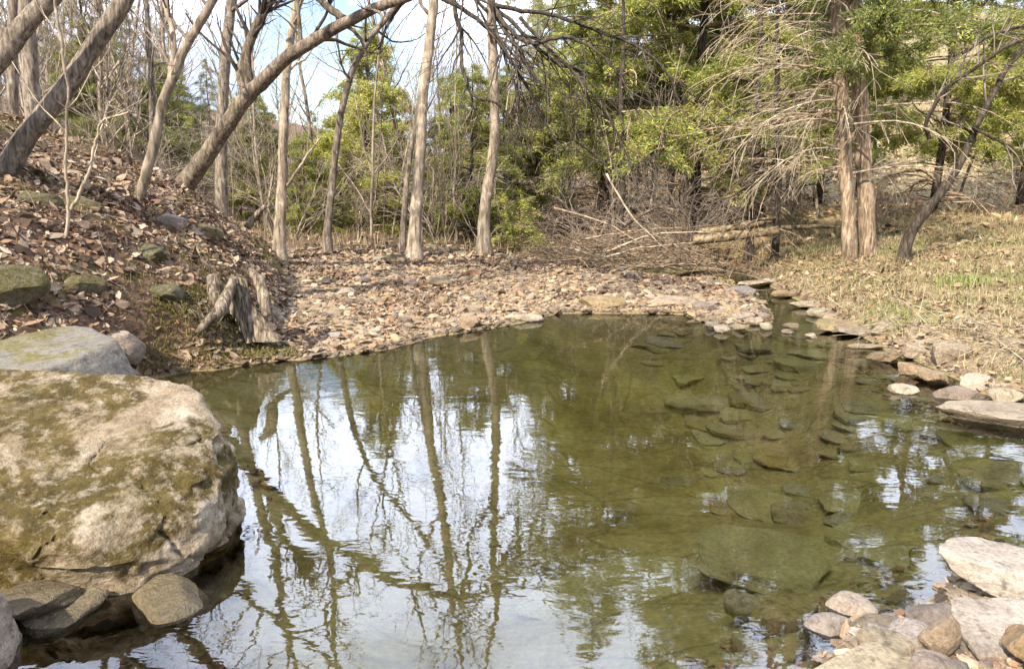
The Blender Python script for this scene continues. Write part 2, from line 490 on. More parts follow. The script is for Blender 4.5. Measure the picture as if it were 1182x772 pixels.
def H(x, y):
    x = np.asarray(x, float); y = np.asarray(y, float)
    sd = sdist(x, y)
    rw = right_w(x, y)
    out = np.clip(sd, 0, 5.0)
    z = 0.015 + 0.085 * out
    z = z + rw * (0.16 * sstep(0.0, 0.45, sd) + 0.035 * np.clip(sd, 0, 6))
    e = bank_e(x, y)
    fade = 0.30 + 0.70 * sstep(14.0, 9.2, y)
    b = 2.5 * (1 - np.exp(-0.95 * np.maximum(e, 0) / 2.5)) * fade
    b = b + 0.12 * sstep(-0.1, 0.25, e) * (y > 4.8) * sstep(16, 10, y)
    z = z + b * sstep(0, 0.3, sd)
    z = z + hill(x, y) + 0.05 * sstep(-6, -40, x) * 60
    # near side: rises to where the photographer stands
    z = z + 0.05 * sstep(2.5, 0.0, y) * sstep(0, 0.5, sd)
    land = sstep(0, 0.3, sd)
    z = z + land * (0.045 * fbm2(x, y, 1.3, 4, 3) + 0.02 * fbm2(x, y, 6.0, 3, 8)) + land * sstep(0.2, 1.5, e) * (0.26 * fbm2(x, y, 0.9, 3, 21) + 0.07 * fbm2(x, y, 3.2, 3, 22))
    z = z + land * rw * (0.07 * fbm2(x, y, 1.8, 4, 71) + 0.03 * fbm2(x, y, 5.0, 3, 72))
    z = np.where(land > 0.0, np.maximum(z, 0.012 + 0.03 * np.clip(sd, 0, 0.4)), z)
    # bed under water
    dep = 0.62 * (1 - np.exp(-np.maximum(-sd, 0) * 0.85))
    shallow = 1 - 0.55 * sstep(1.6, 3.2, x) - 0.35 * sstep(6.0, 8.2, y) * (1 - sstep(1.6, 3.2, x))
    dep = dep * np.maximum(shallow, 0.3)
    bed = -dep + 0.05 * fbm2(x, y, 1.6, 4, 12) * sstep(0, -0.6, sd) - 0.012
    ic = on_plane(850, 364)
    g_ = np.exp(-(((x - ic[0]) / 0.42) ** 2 + ((y - ic[1]) / 0.42) ** 2)); bed = np.maximum(bed, bed * (1 - g_) + 0.035 * g_)
    return np.where(sd < 0, bed, z)

def Hn(x, y, e=0.04):
    zx = (H(x + e, y) - H(x - e, y)) / (2 * e)
    zy = (H(x, y + e) - H(x, y - e)) / (2 * e)
    return unit(np.stack([-zx, -zy, np.ones_like(zx)], -1))

_ts = np.concatenate([np.linspace(1.0, 20, 1500), np.linspace(20, 90, 800)])
def ground_at(px, py):
    d = ray(px, py)
    p = np.array([0, 0, CAMZ])[None] + _ts[:, None] * d[None]
    h = H(p[:, 0], p[:, 1])
    b = np.where(p[:, 2] <= np.maximum(h, 0.0 if False else h))[0]
    k = b[0] if len(b) else len(_ts) - 1
    return p[k]

def axis(lo, hi, step, far, g=1.13):
    a = list(np.arange(lo, hi + 1e-6, step))
    s, v = step, hi
    while v < far:
        s *= g; v += s; a.append(v)
    s, v = step, lo
    while v > -far:
        s *= g; v -= s; a.insert(0, v)
    return np.array(a)

gx = axis(-8.5, 8.5, 0.065, 420)
gy = axis(1.0, 14.5, 0.065, 420)
GX, GY = np.meshgrid(gx, gy)
GZ = H(GX, GY)
SD = sdist(GX, GY)
nx, ny = len(gx), len(gy)
idx = np.arange(nx * ny).reshape(ny, nx)
gf = np.stack([idx[:-1, :-1], idx[:-1, 1:], idx[1:, 1:], idx[1:, :-1]], -1).reshape(-1, 4)

def weights(x, y, sd):
    e = bank_e(x, y) + 0.25 * fbm2(x, y, 1.7, 3, 40)
    rw = right_w(x, y)
    forest = sstep(12.6, 14.2, y + 0.8 * fbm2(x, y, 0.7, 3, 41))
    lit = np.maximum(sstep(-0.15, 0.35, e), forest * (1 - 0.7 * rw))
    grs = rw * sstep(0.05, 0.6, sd) * (1 - 0.35 * (fbm2(x, y, 1.2, 4, 91) > 0.05) * (y < 14))
    return lit, grs

LIT, GRS = weights(GX, GY, SD)
bedw = sstep(0.02, -0.05, SD)
zone = np.stack([LIT.ravel(), GRS.ravel(), bedw.ravel(), sstep(0.12, 0.0, SD.ravel())], 1)

def mat_ground():
    m, t, out = new_mat('woodland_ground')
    geo = nd(t, 'ShaderNodeNewGeometry'); pos = geo.outputs['Position']
    a = nd(t, 'ShaderNodeAttribute'); a.attribute_name = 'zone'
    sx = nd(t, 'ShaderNodeSeparateColor'); t.links.new(a.outputs['Color'], sx.inputs[0])
    n1 = noise(t, pos, 2.2, 6, 0.6); n2 = noise(t, pos, 22, 6, 0.7); n3 = noise(t, pos, 70, 3, 0.6)
    vo = nd(t, 'ShaderNodeTexVoronoi'); vo.inputs['Scale'].default_value = 26; t.links.new(pos, vo.inputs['Vector'])
    vs_ = nd(t, 'ShaderNodeSeparateColor'); t.links.new(vo.outputs['Color'], vs_.inputs[0])
    gravel = ramp(t, vs_.outputs[0], [(0.0, (0.16, 0.115, 0.075)), (0.5, (0.27, 0.20, 0.13)), (0.8, (0.34, 0.26, 0.17)), (1.0, (0.42, 0.335, 0.23))])
    gravel = mixc(t, 0.7, gravel, ramp(t, n2, [(0.3, 0.55), (0.7, 1.2)]), 'MULTIPLY')
    litter = ramp(t, n2, [(0.30, (0.055, 0.034, 0.022)), (0.5, (0.14, 0.085, 0.055)), (0.68, (0.25, 0.16, 0.11))])
    grass = ramp(t, n2, [(0.3, (0.13, 0.10, 0.05)), (0.5, (0.26, 0.205, 0.11)), (0.7, (0.38, 0.31, 0.18))])
    gm = ramp(t, noise(t, pos, 1.1, 4, 0.6), [(0.5, 0), (0.62, 0.45)])
    grass = mixc(t, gm, grass, (0.17, 0.19, 0.06))
    bed = ramp(t, n1, [(0.3, (0.28, 0.215, 0.065)), (0.5, (0.45, 0.36, 0.115)), (0.7, (0.56, 0.46, 0.18))])
    bed = mixc(t, 0.75, bed, ramp(t, n2, [(0.3, 0.55), (0.7, 1.3)]), 'MULTIPLY')
    wp = nd(t, 'ShaderNodeMapping'); wp.inputs['Scale'].default_value = (0.8, 1.5, 1); t.links.new(pos, wp.inputs['Vector'])
    wn = nd(t, 'ShaderNodeTexNoise'); wn.inputs['Scale'].default_value = 2.5; wn.inputs['Detail'].default_value = 4; t.links.new(pos, wn.inputs['Vector'])
    wpos = mixc(t, 0.12, wp.outputs['Vector'], wn.outputs['Color'], 'ADD')
    ck = nd(t, 'ShaderNodeTexVoronoi'); ck.feature = 'DISTANCE_TO_EDGE'; ck.inputs['Scale'].default_value = 1.7; t.links.new(wpos, ck.inputs['Vector'])
    bed = mixc(t, ramp(t, ck.outputs['Distance'], [(0.0, 0.38), (0.03, 0.0)]), bed, (0.05, 0.042, 0.015))
    c = mixc(t, sx.outputs[0], gravel, litter)
    c = mixc(t, sx.outputs[1], c, grass)
    # moss cushions on the leafy bank
    ms = ramp(t, noise(t, pos, 1.25, 6, 0.62, 0.2), [(0.56, 0), (0.63, 1)])
    msl = nd(t, 'ShaderNodeMath', op='MULTIPLY'); t.links.new(ms, msl.inputs[0]); t.links.new(sx.outputs[0], msl.inputs[1])
    c = mixc(t, msl.outputs[0], c, mixc(t, n2, (0.05, 0.055, 0.012), (0.17, 0.15, 0.035)))
    c = mixc(t, math_(t, 'MULTIPLY', a.outputs['Alpha'], 0.55), c, (0.075, 0.055, 0.035))     # wet margin
    c = mixc(t, sx.outputs[2], c, bed)
    h = math_(t, 'ADD', n2, math_(t, 'MULTIPLY', n3, 0.5))
    h = math_(t, 'ADD', h, math_(t, 'MULTIPLY', vo.outputs['Distance'], -0.5))
    pbsdf(t, out, c, 0.95, bump(t, h, 0.8, 0.03), 0.1)
    return m

M['ground'] = mat_ground()
gm_ = mesh_np('ground', np.stack([GX.ravel(), GY.ravel(), GZ.ravel()], 1), gf, True, {'zone': zone}, M['ground'])
tag(link('ground', gm_), kind='structure')

# ------------------------------------------------------------------ the water
def mat_water():
    m, t, out = new_mat('clear_stream_water')
    geo = nd(t, 'ShaderNodeNewGeometry'); pos = geo.outputs['Position']
    mp = nd(t, 'ShaderNodeMapping'); mp.inputs['Scale'].default_value = (0.8, 1.5, 1); mp.inputs['Rotation'].default_value = (0, 0, 0.2)
    t.links.new(pos, mp.inputs['Vector'])
    a = noise(t, mp.outputs['Vector'], 4.0, 2, 0.5, 0.6)
    b = noise(t, mp.outputs['Vector'], 15.0, 2, 0.5, 0.8)
    h = math_(t, 'ADD', a, math_(t, 'MULTIPLY', b, 0.16))
    calm = ramp(t, noise(t, pos, 0.45, 2, 0.5), [(0.35, 0.35), (0.65, 1.0)])
    h = math_(t, 'MULTIPLY', h, calm)
    nrm = bump(t, h, 1.0, 0.0017)
    fr = nd(t, 'ShaderNodeFresnel'); fr.inputs['IOR'].default_value = 1.68
    t.links.new(nrm, fr.inputs['Normal'])
    gl = nd(t, 'ShaderNodeBsdfGlossy'); gl.inputs['Roughness'].default_value = 0.0
    t.links.new(nrm, gl.inputs['Normal'])
    tr = nd(t, 'ShaderNodeBsdfTransparent')
    mx = nd(t, 'ShaderNodeMixShader')
    t.links.new(fr.outputs[0], mx.inputs[0]); t.links.new(tr.outputs[0], mx.inputs[1]); t.links.new(gl.outputs[0], mx.inputs[2])
    t.links.new(mx.outputs[0], out.inputs['Surface'])
    va = nd(t, 'ShaderNodeVolumeAbsorption'); va.inputs['Color'].default_value = (0.80, 0.73, 0.30, 1); va.inputs['Density'].default_value = 0.34
    t.links.new(va.outputs[0], out.inputs['Volume'])
    return m

M['water'] = mat_water()
x0, x1, y0, y1, zb = -4.2, 8.5, 0.6, 15.2, -1.4
wv = [(x0, y0, 0), (x1, y0, 0), (x1, y1, 0), (x0, y1, 0), (x0, y0, zb), (x1, y0, zb), (x1, y1, zb), (x0, y1, zb)]
wf = [(0, 1, 2, 3), (7, 6, 5, 4), (0, 4, 5, 1), (1, 5, 6, 2), (2, 6, 7, 3), (3, 7, 4, 0)]
tag(link('water', mesh_np('water', wv, np.array(wf), False, mat=M['water'])), kind='structure')

# ------------------------------------------------------------------ rocks
_ico = {}
def ico(sub):
    if sub not in _ico:
        bm = bmesh.new()
        bmesh.ops.create_icosphere(bm, subdivisions=sub, radius=1.0)
        v = np.array([p.co[:] for p in bm.verts])
        f = np.array([[q.index for q in p.verts] for p in bm.faces])
        bm.free()
        _ico[sub] = (v, f)
    return _ico[sub]

def rock_verts(seed, sub=3, nplanes=12, flat=1.0, block=0.0, rough=0.09, planes=None, soft=34.0, nscale=2.5, cap=1.08):
    r = np.random.default_rng(seed)
    d, f = ico(sub)
    if planes is None:
        pn = unit(r.normal(0, 1, (nplanes, 3)) * np.array([1, 1, 0.8]))
        pd = r.uniform(0.62, 1.0, nplanes)
        if block:                                         # bedded stone: flat top and bottom
            tl = r.normal(0, 0.10, 3) * np.array([1, 1, 0])
            pn = np.concatenate([pn, unit(np.array([[0, 0, 1.0]]) + tl), unit(np.array([[0, 0, -1.0]]) + tl)])
            pd = np.concatenate([pd, [block, block]])
    else:
        pn = unit(np.array([p[0] for p in planes], float)); pd = np.array([p[1] for p in planes])
    dots = d @ pn.T
    inv = np.maximum(dots, 1e-3) / pd
    rad = (np.sum(inv ** soft, 1) + (1 / cap) ** soft) ** (-1 / soft)
    v = d * rad[:, None]
    off = r.uniform(0, 50, 3)
    v = v * (1 + rough * fbm(v * nscale + off, 5, seed % 97, 0.6))[:, None]
    v[:, 2] *= flat
    return v, f

def fit(v, w, d, h):
    lo, hi = v.min(0), v.max(0)
    return (v - (lo + hi) / 2) / (hi - lo) * np.array([w, d, h])

def rotz(v, a):
    c, s = math.cos(a), math.sin(a)
    return np.stack([v[:, 0] * c - v[:, 1] * s, v[:, 0] * s + v[:, 1] * c, v[:, 2]], 1)

def tilt(v, ax, ay):
    c, s = math.cos(ax), math.sin(ax)
    v = np.stack([v[:, 0], v[:, 1] * c - v[:, 2] * s, v[:, 1] * s + v[:, 2] * c], 1)
    c, s = math.cos(ay), math.sin(ay)
    return np.stack([v[:, 0] * c + v[:, 2] * s, v[:, 1], -v[:, 0] * s + v[:, 2] * c], 1)

def rock(name, label, cat, px, py, wpx, dep, h, mat, seed, rz=0.0, tx=0.0, ty=0.0, z=None, sink=0.35, sub=4, block=0.0, rough=0.09, group=None, nplanes=11):
    """one stone whose middle rests where the photo shows it (px, py = middle of its foot)"""
    p = ground_at(px, py) if z is None else on_plane(px, py, z)
    w = wpx / FPX * np.linalg.norm(p - np.array([0, 0, CAMZ]))
    v, f = rock_verts(seed, sub, nplanes, 1.0, block, rough)
    v = fit(v, w, dep, h)
    v = tilt(v, tx, ty)
    v = rotz(v, rz)
    o = link(name, mesh_np(name, v, f, True, mat=mat, sharp=0.55), None, (p[0], p[1], p[2] + h * (0.5 - sink)))
    return tag(o, label, cat, group)

# big boulder, front left
planes = [((0.10, -0.42, 1.0), 0.37), ((-0.05, -1.0, 0.55), 0.55), ((0.10, -1.0, -0.12), 0.62), ((0, -0.75, -0.75), 0.68), ((0, 0, -1), 0.50),
          ((1, 0.1, 0.10), 0.86), ((0.70, -0.30, 0.75), 0.66), ((0.85, -0.45, -0.45), 0.92), ((0.75, -0.75, 0.12), 0.80), ((0.5, -0.3, -0.9), 0.74),
          ((-1, 0, 0), 1.15), ((0, 1, 0.2), 0.60), ((-0.6, -0.6, 0.4), 1.0), ((0.6, 0.7, 0.1), 0.75), ((-0.4, -0.9, -0.4), 0.85), ((0.42, -0.6, 0.85), 0.56)]
v, f = rock_verts(11, 7, planes=planes, rough=0.0, soft=26, cap=1.4)
v = v * (1 + 0.045 * fbm(v * 1.6 + 5, 3, 4, 0.5))[:, None]
n1 = np.abs(fbm(v * np.array([3.2, 3.2, 5.0]) + 9, 5, 9, 0.55))
n2 = fbm(v * 13 + 3, 5, 14, 0.68)
n3 = np.abs(fbm(v * np.array([1.7, 1.7, 2.6]) + 40, 3, 27, 0.5))
q_ = v * np.array([5.0, 5.0, 8.0]) + 60
n4 = fbm(q_, 2, 33, 0.5); ledge = np.clip((n4 - 0.04) * 6, 0, 1)          # shallow broken ledges
rightw = sstep(-0.35, 0.4, v[:, 0] + 0.25 * fbm(v * 2.5, 2, 44))
crack = np.exp(-(n3 / 0.014) ** 2)
v = v * (1 - 0.05 * n1 * (0.4 + rightw) + 0.014 * n2 - 0.030 * crack - 0.030 * ledge * (0.25 + rightw))[:, None]
BC = np.array([-2.15, 3.20, 0.195])
v = v * np.array([1.0, 1.0, 0.76])
o = link('boulder', mesh_np('boulder', v, f, True, mat=M['boulder'], sharp=0.9), None, tuple(BC))
tag(o, 'huge tan boulder with olive moss patches at the front left edge of the pool', 'boulder')

R = rock
v, f = rock_verts(21, 7, planes=[((0.02, 0.03, 1), 0.55), ((0, 0, -1), 0.5), ((1, -0.15, 0.25), 0.92), ((-1, 0, 0), 1.0), ((0.1, -1, 0.1), 0.9), ((0.7, -0.8, 0.2), 1.05), ((0, 1, 0), 0.9), ((0.75, 0.65, 0.1), 1.0)], rough=0.0, soft=30, cap=1.5)
v = fit(v, 2.1, 1.5, 0.42)
v = v + np.stack([0.05 * fbm(v * 2.5, 4, 31), 0.05 * fbm(v * 2.5 + 9, 4, 32), 0.035 * fbm(v * np.array([2, 2, 5.]) + 4, 5, 33, 0.55)], 1)
v = tilt(v, 0.09, 0.02)
o = link('flat_rock', mesh_np('flat_rock', v, f, True, mat=M['slab'], sharp=0.7), None, (-3.60, 4.75, 0.31))
tag(o, 'broad flat grey slab with mossy right end lying behind the huge boulder', 'rock')
R('stone_block', 'small squared grey stone block at the mossy end of the flat slab', 'stone', 140, 408, 46, 0.30, 0.27, M['tan'], 31, 0.4, 0.05, 0, sink=0.3, block=0.6, nplanes=16, rough=0.08)
R('mossy_rock', 'green mossy rock in the leaf litter at the left edge of the photo', 'rock', 20, 342, 58, 0.4, 0.32, M['mossy'], 33, 0.3, sink=0.25)
R('edge_rock', 'pale rounded rock cut off by the bottom left corner of the photo', 'rock', -50, 772, 90, 0.5, 0.36, M['pale'], 35, 0.4, z=0.0, sink=0.3)
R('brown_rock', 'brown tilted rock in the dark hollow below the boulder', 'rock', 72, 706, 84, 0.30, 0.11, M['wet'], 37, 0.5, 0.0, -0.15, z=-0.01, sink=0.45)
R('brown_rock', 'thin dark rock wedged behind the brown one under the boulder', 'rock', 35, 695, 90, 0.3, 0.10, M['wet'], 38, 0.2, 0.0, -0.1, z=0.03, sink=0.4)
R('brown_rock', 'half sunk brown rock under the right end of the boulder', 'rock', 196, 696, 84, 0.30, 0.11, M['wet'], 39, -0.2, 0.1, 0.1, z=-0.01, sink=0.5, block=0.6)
R('mossy_rock', 'low dark mossy stone on the gravel near the tall middle trunk', 'rock', 452, 301, 46, 0.3, 0.16, M['mossy'], 41)
R('mossy_rock', 'long moss covered slab lying in front of the brush pile', 'rock', 765, 316, 110, 0.55, 0.13, M['mossy'], 43, 0.25, 0.03, -0.08, block=0.5, sink=0.2)
R('stone_block', 'tan block of stone under the end of the fallen logs', 'stone', 822, 294, 44, 0.35, 0.24, M['buff'], 45, 0.2, 0.1, 0.1, block=0.6, sink=0.2)
# stones along the right bank
R('flat_stone', 'pale flat stone at the inflow below the double trunk', 'stone', 872, 328, 40, 0.25, 0.07, M['pale'], 51, 0.1, z=0.02, block=0.5, sink=0.2)
R('flat_stone', 'small pale stone in the middle of the narrow inflow', 'stone', 837, 326, 16, 0.14, 0.06, M['pale'], 52, 0.1, z=0.02, block=0.5, sink=0.2)
R('flat_stone', 'longest low tan slab at the waterline on the right bank', 'stone', 973, 379, 62, 0.34, 0.12, M['buff'], 53, -0.2, 0.05, 0.05, z=0.03, block=0.5, sink=0.3)
R('flat_stone', 'buff slab tucked under dead leaves on the right bank', 'stone', 1026, 383, 40, 0.34, 0.15, M['buff'], 54, 0.1, 0.12, 0, z=0.08, block=0.5, sink=0.3)
R('flat_stone', 'buff slab at the water below the leaf covered slab', 'stone', 1030, 393, 44, 0.22, 0.09, M['buff'], 55, 0.2, 0.05, 0, z=0.02, block=0.5, sink=0.3)
R('flat_stone', 'thin buff sliver of stone lying in the shallows on the right', 'stone', 1003, 401, 46, 0.14, 0.05, M['buff'], 56, 0, z=0.0, block=0.4, sink=0.3)
R('stone_block', 'square cut olive stained block on the right bank', 'stone', 1101, 424, 52, 0.30, 0.27, M['buff'], 57, 0.35, 0.0, 0.05, z=0.0, block=0.62, sink=0.2, nplanes=16)
R('flat_stone', 'pale slab leaning on the square block on the right bank', 'stone', 1066, 410, 44, 0.26, 0.12, M['pale'], 58, 0.2, 0.15, 0.1, z=0.03, block=0.5, sink=0.25)
R('wet_stone', 'small white topped stone standing out of the water on the right', 'stone', 1042, 452, 30, 0.17, 0.11, M['pale'], 59, 0, 0.0, 0.15, z=0.0, sink=0.42)
R('wet_stone', 'rounded tan stone half sunk off the square block', 'stone', 1106, 458, 48, 0.24, 0.15, M['tan'], 60, 0, 0.15, 0.1, z=0.0, block=0.6, sink=0.5)
R('wet_stone', 'small pinkish pointed stone behind the big flat slab in the water', 'stone', 1160, 461, 38, 0.2, 0.14, M['pale'], 61, 0, 0.1, 0.05, z=0.0, sink=0.35)
R('flat_rock', 'big pale flat slab in the water at the right edge of the photo', 'rock', 1200, 484, 190, 0.55, 0.13, M['pale'], 62, -0.12, 0.02, 0.02, z=0.0, block=0.5, sink=0.45)
for k, (px, py, w, mk) in enumerate([(930, 352, 34, 'buff'), (948, 362, 30, 'pale'), (962, 369, 26, 'buff'), (988, 384, 40, 'pale'), (1012, 378, 28, 'tan'), (1048, 397, 40, 'buff'), (1078, 408, 36, 'pale'),
                                  (1056, 428, 30, 'tan'), (1128, 444, 36, 'tan'), (1140, 430, 30, 'buff'), (1168, 440, 34, 'tan'), (1080, 436, 40, 'tan'), (1020, 412, 34, 'tan'), (905, 340, 30, 'buff'), (890, 326, 26, 'pale')]):
    R('bank_stone', 'flat tan stone among the row edging the right waterline', 'stone', px, py, w, 0.24, 0.09, M[mk], 130 + k, 0.4 * (k % 3) - 0.3, 0.08 * ((k % 3) - 1), 0.06 * ((k % 4) - 1.5), z=0.03, block=0.5, sub=4, sink=0.35, group='flat stones edging the right waterline')
for k, (px, py, w, mk) in enumerate([(850, 369, 34, 'pale'), (866, 358, 30, 'buff'), (838, 362, 30, 'buff'), (822, 376, 18, 'pale'), (832, 381, 16, 'pale'), (870, 372, 24, 'pale'),
                                  (856, 379, 18, 'buff'), (880, 366, 16, 'grey'), (846, 352, 22, 'tan'), (884, 378, 14, 'pale'), (860, 365, 22, 'pale'), (828, 370, 18, 'buff')]):
    R('islet_stone', 'pale flat stone on the little stone islet at the inflow', 'stone', px, py, w, 0.2, 0.07, M[mk], 70 + k, 0.3 * (k % 3), 0.1 * ((k % 3) - 1), 0.08 * ((k % 4) - 1.5), z=0.02, block=0.5, sub=3, sink=0.3, group='stones of the islet at the inflow')
for k, (px, py, w) in enumerate([(912, 377, 20), (909, 384, 14), (936, 389, 12)]):
    R('wet_stone', ['largest of three small stones in the water right of the islet', 'dark tipped small stone just below the largest of three right of the islet', 'small lone stone farthest right of the three beside the islet'][k], 'stone', px, py, w, 0.14, 0.07, M['tan'], 90 + k, z=0.0, sub=3)
R('gravel_stone', 'blocky tan stone with a dark gap at the gravel waterline', 'stone', 541, 376, 28, 0.25, 0.20, M['tan'], 95, 0.5, block=0.7)
R('gravel_stone', 'large ochre stone lying in the middle of the gravel bar', 'stone', 505, 328, 34, 0.3, 0.18, M['buff'], 96, 0.2)
R('gravel_stone', 'broad buff slab at the gravel edge near the olive shallows', 'stone', 695, 352, 52, 0.4, 0.15, M['buff'], 97, 0.1, 0.1, block=0.5)
R('gravel_stone', 'rusty orange stone on the middle of the gravel bar', 'stone', 545, 318, 24, 0.2, 0.13, M['rust'], 98, 0.1)
R('gravel_stone', 'pale low slab at the waterline left of the broad buff slab', 'stone', 610, 368, 36, 0.25, 0.10, M['pale'], 99, 0.1, block=0.5)
R('gravel_stone', 'broad pale slab at the right end of the gravel bar', 'stone', 778, 350, 60, 0.4, 0.12, M['pale'], 100, 0.1, 0.06, block=0.5)
# foreground stones, bottom right
R('wedge_rock', 'pale tilted slab with dark undercut face at the lower right shore', 'rock', 1165, 678, 130, 0.36, 0.13, M['pale'], 111, -0.3, 0.05, 0.16, z=0.06, block=0.5, sink=0.0, sub=5)
R('flat_rock', 'large smooth pale grey rock at the right edge of the stony shore', 'rock', 1165, 748, 112, 0.36, 0.13, M['pale'], 112, 0.2, 0.10, -0.05, z=0.02, sink=0.2, sub=5, block=0.6)
R('oblong_stone', 'long yellowish stone propped on end beside the pale grey rock', 'stone', 1083, 756, 34, 0.10, 0.17, M['buff'], 113, 0.1, -0.15, 0.55, z=0.04, sink=0.1)
R('oblong_stone', 'flat ochre stone lying left of the propped yellowish stone', 'stone', 1026, 757, 62, 0.13, 0.085, M['buff'], 114, -0.15, 0.1, 0.05, z=0.05, block=0.7, sink=0.1)
R('lumpy_stone', 'leaf strewn pinkish stone above the propped yellowish stone', 'stone', 1082, 722, 66, 0.19, 0.11, M['grey'], 115, 0.2, z=0.03, sink=0.2)
R('flat_rock', 'broad pale slab at the bottom edge of the stony shore', 'rock', 985, 808, 165, 0.32, 0.11, M['pale'], 116, 0.15, 0.06, -0.1, z=0.02, sink=0.3, sub=5, block=0.6)
R('round_stone', 'round brownish stone at the bottom edge between two pale slabs', 'stone', 1066, 782, 50, 0.15, 0.11, M['tan'], 117, z=0.05, sink=0.2)
R('round_stone', 'grey brown stone between the flat ochre stone and the leaf strewn one', 'stone', 1050, 740, 44, 0.15, 0.10, M['grey'], 118, z=0.04, sink=0.25)
R('oblong_stone', 'ochre stone cut off by the right edge near the bottom corner', 'stone', 1178, 755, 34, 0.16, 0.10, M['buff'], 119, z=0.10, sink=0.1)
R('wet_stone', 'rounded wet tan stone in the shallows off the lower right shore', 'stone', 982, 700, 48, 0.16, 0.09, M['tan'], 121, 0.1, z=0.0, sink=0.5)
R('wet_stone', 'wet grey stone with white top near the flat ochre stone', 'stone', 958, 722, 50, 0.14, 0.10, M['grey'], 122, 0.3, z=0.0, sink=0.55)
R('wet_stone', 'round olive stone under water beside the sunken broad slab', 'stone', 856, 700, 38, 0.16, 0.11, M['algae'], 123, z=-0.16, sink=0.4)
R('wet_stone', 'dark brown oblong stone lying in wet gravel at the shore', 'stone', 1020, 722, 66, 0.10, 0.06, M['wet'], 124, -0.2, z=0.01, sink=0.4)
R('sunken_stone', 'broad green slab under water at the lower right of the pool', 'rock', 880, 650, 135, 0.60, 0.09, M['algae_pale'], 125, -0.25, 0.03, 0.03, z=-0.24, sink=0.3, sub=5, block=0.5)
R('sunken_stone', 'large pale olive slab under water at the bottom middle of the pool', 'rock', 730, 690, 260, 0.75, 0.09, M['algae_pale'], 126, 0.1, 0.0, -0.03, z=-0.42, sink=0.3, sub=5, block=0.5)
R('sunken_stone', 'dark edged olive slab under water below the broad green slab', 'rock', 905, 716, 90, 0.22, 0.10, M['algae'], 127, 0.35, 0.0, 0.1, z=-0.14, sink=0.3, block=0.5)

for k, (px, py, w, lab) in enumerate([(92, 238, 46, 'mossy rock ledge poking out of the leaves below the leaning trunk'), (48, 232, 40, 'rounded mossy hump of rock at the foot of the leaning trunk'), (172, 292, 34, 'mossy stone in the leaves just right of the foot of the crooked tree'),
                                     (236, 268, 36, 'mossy stone on the ridge of the bank below the arching tree'), (198, 262, 14, 'small grey stone lying on the leaves below the arching tree'), (188, 338, 42, 'low mossy stone in the leaves midway between slab and stump'), (96, 330, 30, 'small brown stone in the leaves at the foot of the pale sapling')]):
    R('bank_rock', lab, 'rock', px, py, w, 0.34, 0.20, M['grey' if k in (4,) else 'mossy'], 160 + k, 0.4 * k, 0.15, 0.1, sink=0.55 if k != 4 else 0.3, rough=0.16)

# shared stone shapes for the many small stones
SHAPES = []
for k in range(12):
    v, f = rock_verts(300 + k, 2, 10, 0.62, 0.7 if k % 2 else 0.0, 0.07)
    v = fit(v, 1.0, rng.uniform(0.65, 1.0), rng.uniform(0.32, 0.6))
    SHAPES.append((v, f))
def shape_mesh(k, mk):
    key = (k, mk)
    if key not in _sm:
        v, f = SHAPES[k]
        _sm[key] = mesh_np('stone', v, f, True, mat=M[mk], sharp=0.5)
    return _sm[key]
_sm = {}

def scatter_bar(n, ylo=6.0, yhi=13.9):
    """points on the gravel bar, evenly spread over its visible area"""
    P = []
    while len(P) < n:
        x = rng.uniform(-3.6, 3.6, 4000); y = rng.uniform(ylo, yhi, 4000)
        sd = sdist(x, y); e = bank_e(x, y)
        ok = (sd > 0.01) & (e < 0.1) & (right_w(x, y) < 0.4) & (sd < 6)
        P += list(zip(x[ok], y[ok]))
    return np.array(P[:n])

pts = scatter_bar(260)
hz = H(pts[:, 0], pts[:, 1])
kinds = ['tan', 'tan', 'grey', 'buff', 'tan', 'grey', 'rust', 'pale', 'buff', 'tan']
for i, (x, y) in enumerate(pts):
    s = float(np.clip(rng.lognormal(-2.3, 0.48), 0.06, 0.34))
    o = link('river_stone', shape_mesh(int(rng.integers(12)), kinds[int(rng.integers(10))]), None, (x, y, hz[i] + s * 0.08))
    o.scale = (s, s, s)
    o.rotation_euler = (rng.normal(0, 0.15), rng.normal(0, 0.15), rng.uniform(0, 6.28))
    tag(o, 'weathered river stone lying loose on the gravel bar across the pool', 'stone', 'loose stones on the gravel bar')
# small stones of the lower right shore
k = 0
while k < 170:
    px, py = rng.uniform(900, 1240), rng.uniform(655, 840)
    p = on_plane(px, py, 0.02)
    sd = float(sdist(np.array([p[0]]), np.array([p[1]]))[0])
    if sd < -0.12: continue
    z = float(H(np.array([p[0]]), np.array([p[1]]))[0])
    s = float(np.clip(rng.lognormal(-2.9, 0.4), 0.025, 0.12))
    o = link('shore_stone', shape_mesh(int(rng.integers(12)), ['tan', 'buff', 'grey', 'pale', 'grey', 'rust'][int(rng.integers(6))]), None, (p[0], p[1], z + s * 0.12))
    o.scale = (s, s, s); o.rotation_euler = (rng.normal(0, 0.25), rng.normal(0, 0.25), rng.uniform(0, 6.28))
    tag(o, 'small loose stone between the larger rocks of the lower right shore', 'stone', 'small stones of the lower right shore')
    k += 1
